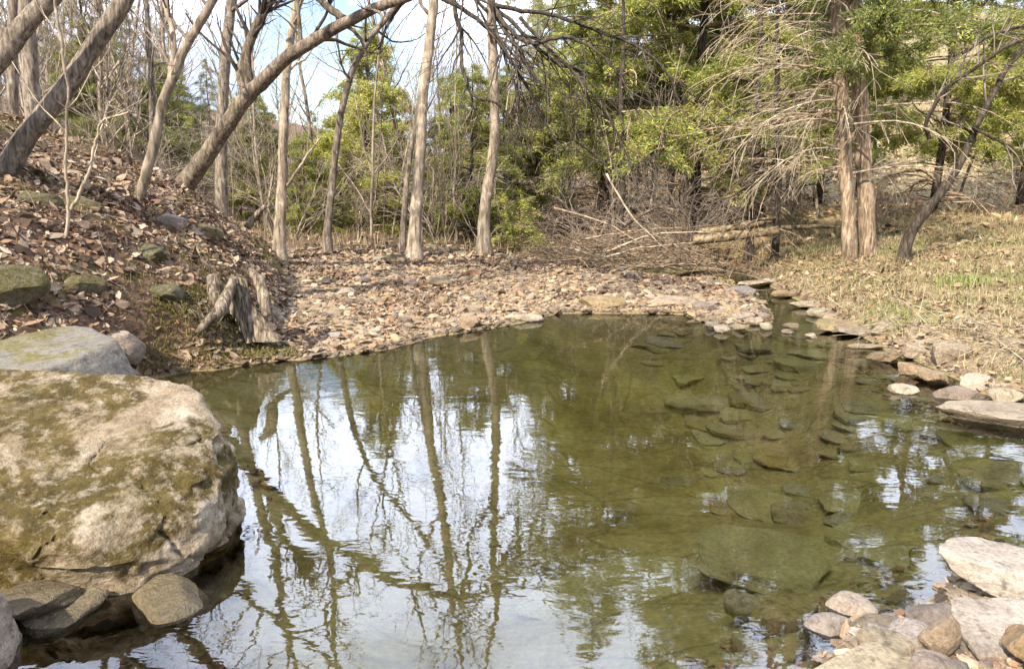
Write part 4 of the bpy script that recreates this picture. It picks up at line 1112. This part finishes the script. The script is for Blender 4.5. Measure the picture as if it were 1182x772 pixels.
def evergreen_parts(seed, Ht, Rad, crown_lo, pal, r0, n_br, droop=0.25, needles=(0.085, 0.007), dead=0, sparse=1.0, tufts=9, power=0.8, nb=7):
    R = np.random.default_rng(seed)
    tr = Tubes()
    zz = np.linspace(-0.15, Ht, 12)
    wob = np.cumsum(R.normal(0, 0.03, (12, 2)), 0)
    TP = np.column_stack([wob, zz])
    tr.add(TP, np.linspace(r0, 0.012, 12), 9)
    br = []; TPp, TD = [], []
    def branch(z, a, L, live):
        i = np.interp(z, zz, np.arange(12)); k = int(min(i, 10)); f_ = i - k
        p = TP[k] * (1 - f_) + TP[k + 1] * f_
        d = np.array([math.cos(a), math.sin(a), R.uniform(0.0, 0.35)])
        n = 6; pts = [p]; 
        for q in range(n):
            d = unit(d + R.normal(0, 0.07, 3) + np.array([0, 0, -droop * (q / n) * (1.0 if live else 1.6)]))
            pts.append(pts[-1] + d * L / n)
        pts = np.array(pts)
        br.append((pts, np.linspace(max(0.010, 0.012 * L), 0.003, n + 1), 1))
        m = int(5 + 6 * L)
        for q in range(m):
            t = R.uniform(0.2, 1.0) ; i = min(int(t * n), n - 1)
            ax = unit(pts[i + 1] - pts[i]); q0 = pts[i] + (pts[i + 1] - pts[i]) * R.random()
            side = unit(np.cross(ax, [0, 0, 1])) * (1 if R.random() < 0.5 else -1)
            bd = unit(ax * R.uniform(0.4, 1.0) + side * R.uniform(0.5, 1.1) + np.array([0, 0, R.normal(-0.1, 0.18)]))
            bl = L * R.uniform(0.16, 0.42) * (1.15 - 0.6 * t)
            b2 = np.array([q0, q0 + bd * bl * 0.5 + R.normal(0, 0.015, 3), q0 + bd * bl + np.array([0, 0, -0.12 * bl])])
            br.append((b2, np.array([0.004, 0.003, 0.0018]), 2))
            if live:
                nt2 = max(2, int(tufts * bl / 0.4 * sparse))
                u = R.uniform(0.15, 1.0, nt2)[:, None]
                TPp.append(q0 + (b2[2] - q0) * u); TD.append(np.broadcast_to(bd, (nt2, 3)))
    for q in range(n_br):
        z = crown_lo + (Ht - crown_lo) * ((q + R.random()) / n_br) ** 0.85
        f_ = (z - crown_lo) / (Ht - crown_lo)
        L = Rad * ((1 - f_) ** power + 0.06) * R.uniform(0.4, 1.2)
        branch(z, R.uniform(0, 6.28), L, True)
    for q in range(dead):
        branch(R.uniform(0.3, crown_lo), R.uniform(0, 6.28), Rad * R.uniform(0.4, 0.9), False)
    P = np.concatenate(TPp); D = np.concatenate(TD)
    V, F = sprays(P, D, nb, needles[0], needles[1], R)
    pc = np.asarray(pal)
    cl = pc[R.integers(0, len(pc), len(P))] * R.uniform(0.75, 1.25, (len(P), 1)) * (1 + 0.35 * fbm(P * 1.1, 3, seed))[:, None]
    brn = R.random(len(P)) < 0.10
    cl[brn] = np.array([0.28, 0.19, 0.085]) * R.uniform(0.7, 1.3, (brn.sum(), 1))
    C = np.repeat(np.repeat(cl, nb, 0) * R.uniform(0.75, 1.25, (len(cl) * nb, 1)), 4, 0)
    crown = mesh_np('crown', V, F, False, {'col': C}, M['needle'])
    limbs = tubes_of(br, M['twig_brown'], 'branches', (0, 0, 0))
    return tr.mesh('trunk', M['bark_dark']), limbs, crown

YEL = [(0.34, 0.36, 0.07), (0.40, 0.40, 0.09), (0.26, 0.30, 0.06), (0.45, 0.43, 0.14)]
GRN = [(0.17, 0.22, 0.06), (0.24, 0.28, 0.075), (0.29, 0.31, 0.10), (0.12, 0.17, 0.05)]
DRK = [(0.12, 0.14, 0.055), (0.16, 0.175, 0.065), (0.20, 0.20, 0.085)]
KIND = {
    'yellow': evergreen_parts(61, 4.2, 1.45, 0.1, YEL, 0.05, 95, 0.2, (0.085, 0.008), tufts=18, nb=9, power=0.55),
    'young': evergreen_parts(62, 4.4, 1.75, 0.15, GRN[:3] + YEL, 0.06, 95, 0.22, (0.085, 0.008), tufts=18, nb=9, power=0.55),
    'tall': evergreen_parts(63, 12.0, 2.9, 2.2, GRN + YEL, 0.13, 120, 0.22, (0.12, 0.010), dead=22, tufts=12, nb=8),
    'hemlock': evergreen_parts(64, 10.5, 3.2, 1.5, YEL + GRN[:2], 0.12, 120, 0.35, (0.11, 0.010), dead=22, tufts=13, nb=8),
    'far': evergreen_parts(65, 9.0, 2.4, 0.8, GRN + DRK, 0.11, 80, 0.2, (0.14, 0.014), dead=8, tufts=6),
    'bush': evergreen_parts(66, 1.1, 0.75, 0.05, YEL, 0.02, 34, 0.1, (0.08, 0.008)),
}
def evergreen(kind, px, Y, s, label, group=None, rz=None, name='evergreen_tree', cat='tree', x=None):
    X = (px - 591) / FPX * (Y * cp + 0.2) if x is None else x
    z = float(H(np.array([X]), np.array([Y]))[0])
    o = thing(name, (X, Y, z), label, cat, group)
    o.rotation_euler = (0, 0, rng.uniform(0, 6.28) if rz is None else rz)
    o.scale = (s, s, s)
    for nm, me in zip(('trunk', 'branches', 'crown'), KIND[kind]):
        link(nm, me, o)
    return o
evergreen('yellow', 428, 17.0, 1.05, 'sunlit yellow green young pine left of the tall straight brownish trunk')
evergreen('yellow', 440, 20.5, 1.15, 'yellow green pine with the higher tip behind the sunlit young pine left of centre')
evergreen('young', 540, 16.0, 0.80, 'bushy yellow green cedar behind and left of the pale bent centre trunk')
evergreen('young', 515, 18.5, 0.82, 'dark green cedar seen between the tall straight and the pale bent trunk')
evergreen('young', 590, 18.2, 0.85, 'broad green cedar behind and right of the pale bent centre trunk')
evergreen('bush', 603, 13.6, 0.9, 'low light green evergreen bush at the foot of the pale bent centre trunk', name='evergreen_bush', cat='bush')
evergreen('bush', 590, 14.4, 0.75, 'small darker evergreen bush right behind the low light green one', name='evergreen_bush', cat='bush')
for px_, Y_, s_, l_ in [(128, 18.0, 0.95, 'loose green cedar behind the leaning trunks at upper left'), (205, 19.5, 0.8, 'small pale green cedar seen between the crooked tree and the arching trunk'),
                      (298, 18.5, 0.72, 'short green cedar seen between the arching tree and the pale flared trunk'), (352, 17.0, 0.5, 'little green cedar just right of the pale flared trunk'), (398, 19.0, 0.62, 'green cedar standing right behind the slender curving trunk')]:
    evergreen('young', px_, Y_, s_, l_)
evergreen('hemlock', 700, 18.5, 1.05, 'big yellow green hemlock hanging over the brush pile')
evergreen('hemlock', 800, 17.0, 1.1, 'large bright hemlock filling the upper right behind the dark pine trunk')
evergreen('tall', 872, 19.0, 1.05, 'tall pine behind the large bright hemlock at upper right')
evergreen('tall', 655, 23.0, 0.75, 'tall pale pine behind the low evergreen bushes right of centre')
evergreen('tall', 945, 21.0, 1.0, 'tall dark pine just left of and behind the double trunk')
evergreen('hemlock', 1075, 17.5, 0.85, 'loose thin hemlock between the double trunk and the leaning right trunk')
evergreen('tall', 1172, 20.0, 0.8, 'dark evergreen at the right edge behind the leaning right trunk')
for i, (px, Y, s) in enumerate([(120, 22, 0.75), (205, 25, 0.6), (300, 27, 0.42), (365, 24, 0.34), (60, 26, 0.85), (160, 30, 0.75), (400, 30, 0.32), (250, 33, 0.5), (700, 30, 1.0), (800, 33, 1.1), (620, 34, 0.9), (1010, 38, 0.8)]):
    if px < 600:
        evergreen('far', px, Y, s, 'hazy green pine standing far back in the wood on the left', 'far pines of the left wood')
    else:
        evergreen('far', px, Y, s, 'dim green pine standing far back in the wood on the right', 'far pines of the right wood')

# ---- the double trunk with its dead hanging branches
R_ = np.random.default_rng(99)
base = ground_at(991, 300)
root = thing('double_cedar', tuple(base), 'twin shaggy reddish trunks rising side by side from the right bank', 'tree')
Yb = base[1]
twigs, deadl = [], []
for px0, path, w0, w1 in [(0, [(982, 300), (979, 240), (975, 180), (971, 110), (968, 40), (966, -40), (963, -150)], 16, 13), (1, [(1003, 300), (1000, 240), (997, 180), (992, 110), (988, 50), (985, -40), (987, -170)], 19, 14)]:
    Wp = [at_depth(px, py, Yb + (0.12 if px0 else -0.05)) for px, py in path]
    Wp[0][2] -= 0.15
    top = Wp[-1]; Wp += [top + np.array([0.02, 0.1, 1.3]), top + np.array([0.05, 0.1, 2.6])]
    P = smooth_path(Wp, 46)
    rad = np.interp(np.linspace(0, 1, 46), [0, 0.06, 0.7, 1], [w0 * 1.25, w0, w1, 2]) / FPX * Yb / 2
    tb = Tubes(); tb.add(P, rad * (1 + R_.normal(0, 0.04, 46)), 18)
    link('trunk', tb.mesh('trunk', M['bark_cedar'], base, rough=0.035, seed=5 + px0), root)
    for q in range(44):                                      # dead lower branches, arching out and hanging
        i = int(R_.uniform(0.16, 0.62) * 45)
        a = R_.uniform(math.pi * 0.75, math.pi * 1.45) if R_.random() < 0.62 else R_.uniform(0, 6.28)
        d = np.array([math.cos(a), math.sin(a) * 0.8, R_.uniform(0.0, 0.4)])
        L = R_.uniform(0.9, 2.6); n = 9; pts = [P[i]]; dd = unit(d)
        for s in range(n):
            dd = unit(dd + R_.normal(0, 0.05, 3) + np.array([0, 0, -0.16 * s / n * 1.6]))
            pts.append(pts[-1] + dd * L / n)
        pts = np.array(pts); rr = np.linspace(0.012 + 0.003 * L, 0.003, n + 1)
        tw_ = []
        for s in range(int(5 * L)):
            k = R_.integers(2, n)
            br = []
            grow(br, pts[k], unit(unit(pts[k] - pts[k - 1]) + R_.normal(0, 0.45, 3) + np.array([0, 0, -0.3])), R_.uniform(0.25, 0.8), 0.005, 2, 3, R_, -0.07, 0.12, 2.6, 0.55, 0.6, 0.0025)
            tw_ += br
        tb = Tubes(); tb.add(pts, rr, 5, cap=False)
        lo_ = link('dead_branch', tb.mesh('dead_branch', M['twig_brown'] if R_.random() < 0.6 else M['twig_pale'], base), root)
        if tw_: link('twigs', tubes_of(tw_, M['twig_pale'], 'twigs', base), lo_)
TPp, TD, brs = [], [], []
for q in range(60):                                           # living crown above
    z = base[2] + R_.uniform(2.7, 6.8); a = R_.uniform(0, 6.28); L = R_.uniform(0.7, 1.9) * (1.1 - 0.09 * (z - 2.7))
    p = np.array([base[0] - 0.1, base[1], z]); d = np.array([math.cos(a), math.sin(a), 0.25])
    pts = [p]
    for s in range(6):
        d = unit(d + R_.normal(0, 0.08, 3) + np.array([0, 0, -0.10])); pts.append(pts[-1] + d * L / 6)
    pts = np.array(pts); brs.append((pts, np.linspace(0.02, 0.004, 7), 1))
    for s in range(20):
        k = R_.integers(1, 6); bd = unit(unit(pts[k + 1] - pts[k]) + R_.normal(0, 0.6, 3)); bl = R_.uniform(0.15, 0.4)
        u = R_.uniform(0.1, 1, (8, 1)); TPp.append(pts[k] + bd * bl * u); TD.append(np.broadcast_to(bd, (8, 3)))
P = np.concatenate(TPp); D = np.concatenate(TD)
V, F = sprays(P - base, D, 6, 0.08, 0.009, R_)
pc = np.array(GRN + DRK + YEL[:1]); cl = pc[R_.integers(0, len(pc), len(P))] * R_.uniform(0.7, 1.3, (len(P), 1))
link('crown', mesh_np('crown', V, F, False, {'col': np.repeat(np.repeat(cl, 6, 0), 4, 0)}, M['needle']), root)
link('branches', tubes_of(brs, M['twig_brown'], 'branches', base), root)

# ---- bare trees of the wood behind
def bare_tree_meshes(seed, Ht, r0, lean=0.1):
    R = np.random.default_rng(seed)
    d = unit(np.array([R.normal(0, lean), R.normal(0, lean), 1.0]))
    n = 14; pts = [np.array([0, 0, -0.2])]
    for i in range(n):
        d = unit(d + R.normal(0, 0.045, 3) + np.array([0, 0, 0.06])); pts.append(pts[-1] + d * Ht / n)
    pts = np.array(pts); rad = np.linspace(r0, 0.012, n + 1)
    tb = Tubes(); tb.add(pts, rad, 8)
    br = []
    for q in range(26):
        t = 0.18 + 0.8 * (q + R.random()) / 26
        i = min(int(t * n), n - 1); ax = unit(pts[i + 1] - pts[i])
        pd = R.normal(0, 1, 3); pd = unit(pd - ax * np.dot(pd, ax))
        grow(br, pts[i] + (pts[i + 1] - pts[i]) * R.random(), unit(pd + ax * 0.8), Ht * 0.22 * R.uniform(0.6, 1.3) * (1.15 - 0.6 * t), max(rad[i] * 0.4, 0.007), 1, 3, R, 0.08, 0.13, 2.0, 0.52, 0.8, 0.0035)
    return tb.mesh('trunk', M['bark_grey'], rough=0.015, seed=seed), tubes_of(br, M['twig_far'], 'branches', (0, 0, 0))
BT = [bare_tree_meshes(200 + k, [8.5, 10.0, 7.0, 9.0, 11.0, 6.0, 8.0][k], [0.07, 0.09, 0.055, 0.075, 0.11, 0.045, 0.06][k], 0.12) for k in range(7)]
pos = []
tries = 0
while len(pos) < 96 and tries < 20000:
    tries += 1
    Y = 14.0 + 30 * rng.random() ** 1.3
    X = rng.uniform(-1, 1) * (Y * 0.74 + 1.5)
    if any((X - a) ** 2 + (Y - b) ** 2 < 1.1 for a, b in pos): continue
    px = 591 + FPX * X / (Y * cp)
    if Y < 17 and not (px < 230 or px > 1020): continue
    if 200 < px < 660 and rng.random() > 0.17: continue
    if px > 1000 and (Y < 19 or rng.random() > 0.4): continue
    pos.append((X, Y))
for X, Y in pos:
    k = int(rng.integers(7)); s = float(rng.uniform(0.8, 1.15))
    z = float(H(np.array([X]), np.array([Y]))[0])
    side = 'left' if X < -0.5 else 'right'
    o = thing('bare_tree', (X, Y, z), 'slender leafless tree among many in the ' + side + ' half of the wood behind', 'tree', 'leafless trees of the wood behind on the ' + side)
    o.rotation_euler = (0, 0, rng.uniform(0, 6.28)); o.scale = (s, s, s)
    link('trunk', BT[k][0], o); link('branches', BT[k][1], o)

# ---- leafless shrubs
def shrub_mesh(seed, h, spread, n):
    R = np.random.default_rng(seed); br = []
    for q in range(n):
        a = R.uniform(0, 6.28)
        grow(br, np.array([R.normal(0, 0.12), R.normal(0, 0.12), -0.05]), np.array([math.cos(a) * spread, math.sin(a) * spread, 1.0]), h * R.uniform(0.6, 1.2), 0.011, 1, 3, R, 0.0, 0.14, 3.2, 0.5, 0.9, 0.0032, 0.12)
    return br
SH = [tubes_of(shrub_mesh(400 + k, [1.6, 2.2, 1.3, 2.6][k], [0.8, 0.7, 1.0, 0.6][k], 9), M['twig_far'], 'bare_shrub', (0, 0, 0)) for k in range(4)]
pos = []
while len(pos) < 115:
    Y = 12.8 + 16 * rng.random() ** 1.4
    X = rng.uniform(-1, 1) * (Y * 0.72 + 1.5)
    px = 591 + FPX * X / (Y * cp)
    if Y < 14.5 and 330 < px < 640: continue
    if X > 3.4 and (Y < 17 or rng.random() > 0.3): continue
    if X < -3 and Y < 13.5: continue
    pos.append((X, Y))
for X, Y in pos:
    z = float(H(np.array([X]), np.array([Y]))[0]); s = float(rng.uniform(0.7, 1.2))
    o = link('bare_shrub', SH[int(rng.integers(4))], None, (X, Y, z))
    o.scale = (s, s, s * rng.uniform(0.8, 1.1)); o.rotation_euler = (0, 0, rng.uniform(0, 6.28))
    tag(o, 'leafless twiggy shrub of the undergrowth behind the bar', 'shrub', 'leafless shrubs of the undergrowth')

# ---- thin whips and saplings at the edge of the wood
def whip_mesh(seed, h):
    R = np.random.default_rng(seed); br = []
    grow(br, np.array([0, 0, -0.1]), np.array([R.normal(0, 0.12), R.normal(0, 0.12), 1.0]), h, 0.02 * h / 4, 1, 3, R, 0.10, 0.09, 3.6, 0.33, 0.75, 0.003)
    return tubes_of(br, M['bark_pale'], 'thin_sapling', (0, 0, 0))
WH = [whip_mesh(700 + k, [3.2, 4.5, 5.5, 2.6, 6.5, 3.8][k]) for k in range(6)]
k = 0
while k < 90:
    Y = 12.9 + 12 * rng.random() ** 1.2
    X = rng.uniform(-1, 0.55) * (Y * 0.72 + 1.0)
    px = 591 + FPX * X / (Y * cp)
    if 330 < px < 640 and (Y < 14 or rng.random() < 0.45): continue
    if X > 3.0 and Y < 15: continue
    z = float(H(np.array([X]), np.array([Y]))[0]); s = float(rng.uniform(0.8, 1.2))
    o = link('thin_sapling', WH[int(rng.integers(6))], None, (X, Y, z))
    o.scale = (s, s, s); o.rotation_euler = (0, 0, rng.uniform(0, 6.28))
    tag(o, 'thin pale leafless sapling at the edge of the wood behind the bar', 'sapling', 'thin saplings at the edge of the wood')
    k += 1

# ---- brush pile and fallen logs, back right
Rb = np.random.default_rng(55)
br = []
for q in range(230):
    px = Rb.uniform(650, 850); Y = Rb.uniform(11.9, 13.8)
    X = (px - 591) / FPX * Y
    z = float(H(np.array([X]), np.array([Y]))[0])
    hgt = 0.75 * math.exp(-((px - 760) / 75) ** 2)
    p = np.array([X, Y, z + Rb.uniform(0.0, 1.0) * hgt])
    a = Rb.normal(math.pi, 0.55) if Rb.random() < 0.7 else Rb.uniform(0, 6.28)
    grow(br, p, np.array([math.cos(a), math.sin(a) * 0.7, Rb.normal(0.06, 0.22)]), Rb.uniform(0.6, 1.7), Rb.uniform(0.006, 0.014), 1, 3, Rb, 0.0, 0.10, 1.8, 0.5, 0.7, 0.0035, 0.12)
o = link('brush_pile', tubes_of(br, M['twig_brush'], 'brush_pile', (0, 0, 0)))
tag(o, 'tangled heap of dead brown brush beside the fallen logs', 'brush', kind='stuff')
def sticklike(name, label, cat, pts, Ya, Yb, wa, wb, mat, n=14, sides=8, rough=0.008, group=None):
    L = [at_depth(px, py, Ya + (Yb - Ya) * i / (len(pts) - 1)) for i, (px, py) in enumerate(pts)]
    P = smooth_path(L, n); P = P + rng.normal(0, 0.006, P.shape)
    tb = Tubes(); tb.add(P, np.linspace(wa, wb, n) / FPX * (Ya + Yb) / 4 * 1.0, sides)
    c = P[0]
    return tag(link(name, tb.mesh(name, mat, c, rough=rough), None, tuple(c)), label, cat, group)
sticklike('fallen_log', 'upper of two fallen logs lying across the inflow', 'log', [(806, 268), (840, 264), (875, 257), (900, 252)], 13.1, 12.9, 9, 8, M['wood_log'], rough=0.02)
sticklike('fallen_log', 'lower and paler of two fallen logs lying across the inflow', 'log', [(800, 277), (840, 273), (880, 268), (898, 266)], 12.6, 12.5, 12, 10, M['wood_log'], rough=0.02)
sticklike('fallen_log', 'thin pale log lying in dry grass left of the double trunk', 'log', [(885, 264), (930, 262), (965, 262)], 14.5, 14.3, 6, 4, M['wood_log'])
for i, (pts, Y) in enumerate([([(700, 290), (760, 270), (820, 268)], 12.2), ([(668, 278), (720, 268), (790, 262)], 12.6), ([(690, 300), (740, 286), (800, 280)], 12.0), ([(720, 262), (760, 240), (778, 256)], 12.4), ([(640, 240), (700, 258), (740, 282)], 12.1), ([(700, 200), (730, 250), (772, 290)], 12.1)]):
    sticklike('fallen_branch', ['long pale dead branch sloping over the front of the brush pile', 'brown dead branch lying across the left part of the brush pile', 'lowest pale dead branch at the foot of the brush pile', 'dark branch arching up out of the brush pile', 'thin branch sticking out left of the brush pile', 'steep pale branch poking down into the brush pile'][i], 'branch', pts, Y, Y + 0.1, 2.6, 1.2, M['twig_dark'] if i == 3 else M['twig_brown'] if i in (1, 4) else M['twig_pale'], 12, 6, 0.004)
sticklike('fallen_branch', 'short broken pale branch leaning at the foot of the trunks behind the bank', 'branch', [(286, 262), (296, 248), (306, 238)], 11.6, 11.6, 9, 5, M['wood_dead'], 8, 6, 0.004)
sticklike('fallen_branch', 'bleached stick lying on the leaves above the stump', 'branch', [(268, 278), (282, 284), (296, 291)], 9.6, 9.4, 7, 5, M['wood_dead'], 8, 6, 0.004)
sticklike('fallen_branch', 'grey stick lying in the leaves left of the stump', 'branch', [(132, 308), (150, 311), (168, 322)], 7.6, 7.4, 8, 5, M['wood_dead'], 8, 6, 0.004)
# flood-washed twigs caught on the right bank
br = []
for q in range(900):
    X = Rb.uniform(2.9, 6.2); Y = Rb.uniform(5.2, 8.6)
    sd = float(sdist(np.array([X]), np.array([Y]))[0])
    if sd < 0.10 or sd > 0.25 + 0.8 * sstep(8.0, 6.0, Y): continue
    z = float(H(np.array([X]), np.array([Y]))[0])
    grow(br, np.array([X, Y, z + Rb.uniform(0, 0.10)]), np.array([Rb.normal(0, 1), Rb.normal(0, 1), Rb.normal(0.1, 0.25)]), Rb.uniform(0.25, 0.7), Rb.uniform(0.002, 0.006), 1, 2, Rb, 0.0, 0.16, 3.0, 0.5, 0.8, 0.0015, 0.15)
o = link('flood_debris', tubes_of(br, M['twig_pale'], 'flood_debris', (0, 0, 0)))
tag(o, 'washed up tangle of thin dry twigs on the right bank', 'twigs', kind='stuff')

br = []
for q in range(420):
    X = Rb.uniform(-6.5, -2.3); Y = Rb.uniform(5.2, 11.5)
    if bank_e(np.array([X]), np.array([Y]))[0] < -0.1 or sdist(np.array([X]), np.array([Y]))[0] < 0.1: continue
    z = float(H(np.array([X]), np.array([Y]))[0]); nn = Hn(np.array([X]), np.array([Y]))[0]
    d = Rb.normal(0, 1, 3); d = unit(d - nn * np.dot(d, nn) * 0.85)
    grow(br, np.array([X, Y, z + 0.025]), d, Rb.uniform(0.12, 0.55), Rb.uniform(0.002, 0.005), 1, 2, Rb, 0.0, 0.10, 2.5, 0.5, 0.7, 0.0015)
o = link('leaf_litter_twigs', tubes_of(br, M['twig_grey'], 'leaf_litter_twigs', (0, 0, 0)))
tag(o, 'fallen twigs lying among the leaves of the left bank', 'twigs', kind='stuff')
# ------------------------------------------------------------------ weathered stump
sb = ground_at(266, 378)
sb = np.array([sb[0], sb[1] + 0.1, float(H(np.array([sb[0]]), np.array([sb[1] + 0.1]))[0])])
root = thing('tree_stump', tuple(sb), 'weathered grey hollow stump with spreading roots above the waterline', 'stump')
nt_, nz_ = 120, 44
th = np.linspace(0, 2 * math.pi, nt_, endpoint=False)
def stump_shell(inner):
    V = []
    for j in range(nz_):
        u = j / (nz_ - 1)
        fl = 0.175 + 0.17 * (1 - u) ** 2.0
        lobes = 1 + (0.20 * (1 - u) + 0.06) * np.cos(5 * th + 0.6) + 0.07 * np.cos(9 * th + 2)
        q = np.stack([np.cos(th) * 3.2, np.sin(th) * 3.2, np.full(nt_, u * 0.8)], 1)
        ridge = np.abs(fbm(q * np.array([2.4, 2.4, 1]), 4, 3, 0.6))
        r = fl * lobes * (1 + 0.12 * fbm(q, 4, 8)) - 0.13 * ridge
        top = 0.36 + 0.14 * fbm(np.stack([np.cos(th) * 1.3, np.sin(th) * 1.3, th * 0], 1), 3, 6) + 0.03 * fbm(np.stack([np.cos(th) * 9, np.sin(th) * 9, th * 0], 1), 3, 16)
        top = top + 0.13 * np.exp(-((np.angle(np.exp(1j * (th - 3.0)))) / 0.35) ** 2) + 0.05 * np.exp(-((np.angle(np.exp(1j * (th - 5.9)))) / 0.4) ** 2)
        gap = np.exp(-((np.angle(np.exp(1j * (th - 5.05)))) / 0.28) ** 2)     # hollow facing the pool
        top = top - 0.12 * gap
        r = r - 0.07 * gap * (1 - u)
        lean = 0.05 * u
        if inner: r = r * 0.62 - 0.01
        V.append(np.stack([np.cos(th) * r - lean, np.sin(th) * r * 0.85, u * (top + 0.14) - 0.20], 1))
    return np.array(V)
Vo = stump_shell(False); Vi = stump_shell(True)
V = np.concatenate([Vo.reshape(-1, 3), Vi.reshape(-1, 3)])
ii = np.arange(nz_ * nt_).reshape(nz_, nt_); jn = np.roll(ii, -1, 1)
Fo = np.stack([ii[:-1], jn[:-1], jn[1:], ii[1:]], -1).reshape(-1, 4)
tt_ = np.repeat(th[None], nz_ - 1, 0).ravel(); uu_ = np.repeat(np.linspace(0, 1, nz_)[:-1, None], nt_, 1).ravel()
da_ = np.abs(np.angle(np.exp(1j * (tt_ - 4.95))))
Fo = Fo[~((da_ < 0.42 * np.sqrt(np.clip(1 - (uu_ / 0.62) ** 2, 0, 1))) & (uu_ < 0.62))]
m_ = nz_ * nt_
Fi = Fo[:, ::-1] + m_
Ft = np.stack([ii[-1], jn[-1], jn[-1] + m_, ii[-1] + m_], -1)
link('stump_wood', mesh_np('stump_wood', V, np.concatenate([Fo, Fi, Ft]), True, mat=M['wood_dead'], sharp=0.9), root)
def root_tube(pts, rr, name='root'):
    W = [at_depth(px, py, Y) - sb for px, py, Y in pts]
    P = smooth_path(W, 22); r = np.interp(np.linspace(0, 1, 22), np.linspace(0, 1, len(rr)), rr)
    tb = Tubes(); tb.add(P, r, 12)
    link(name, tb.mesh(name, M['wood_dead'], rough=0.028, seed=len(pts) + int(pts[0][0])), root)
Ys = sb[1]
root_tube([(268, 322, Ys - 0.13), (262, 342, Ys - 0.22), (252, 360, Ys - 0.33), (238, 372, Ys - 0.42), (229, 384, Ys - 0.47)], [0.03, 0.05, 0.065, 0.045, 0.025])
root_tube([(288, 312, Ys - 0.05), (298, 325, Ys - 0.12), (304, 345, Ys - 0.16), (308, 365, Ys - 0.2)], [0.035, 0.05, 0.055, 0.03])
root_tube([(300, 345, Ys), (318, 362, Ys - 0.03), (334, 372, Ys - 0.05)], [0.03, 0.04, 0.015])
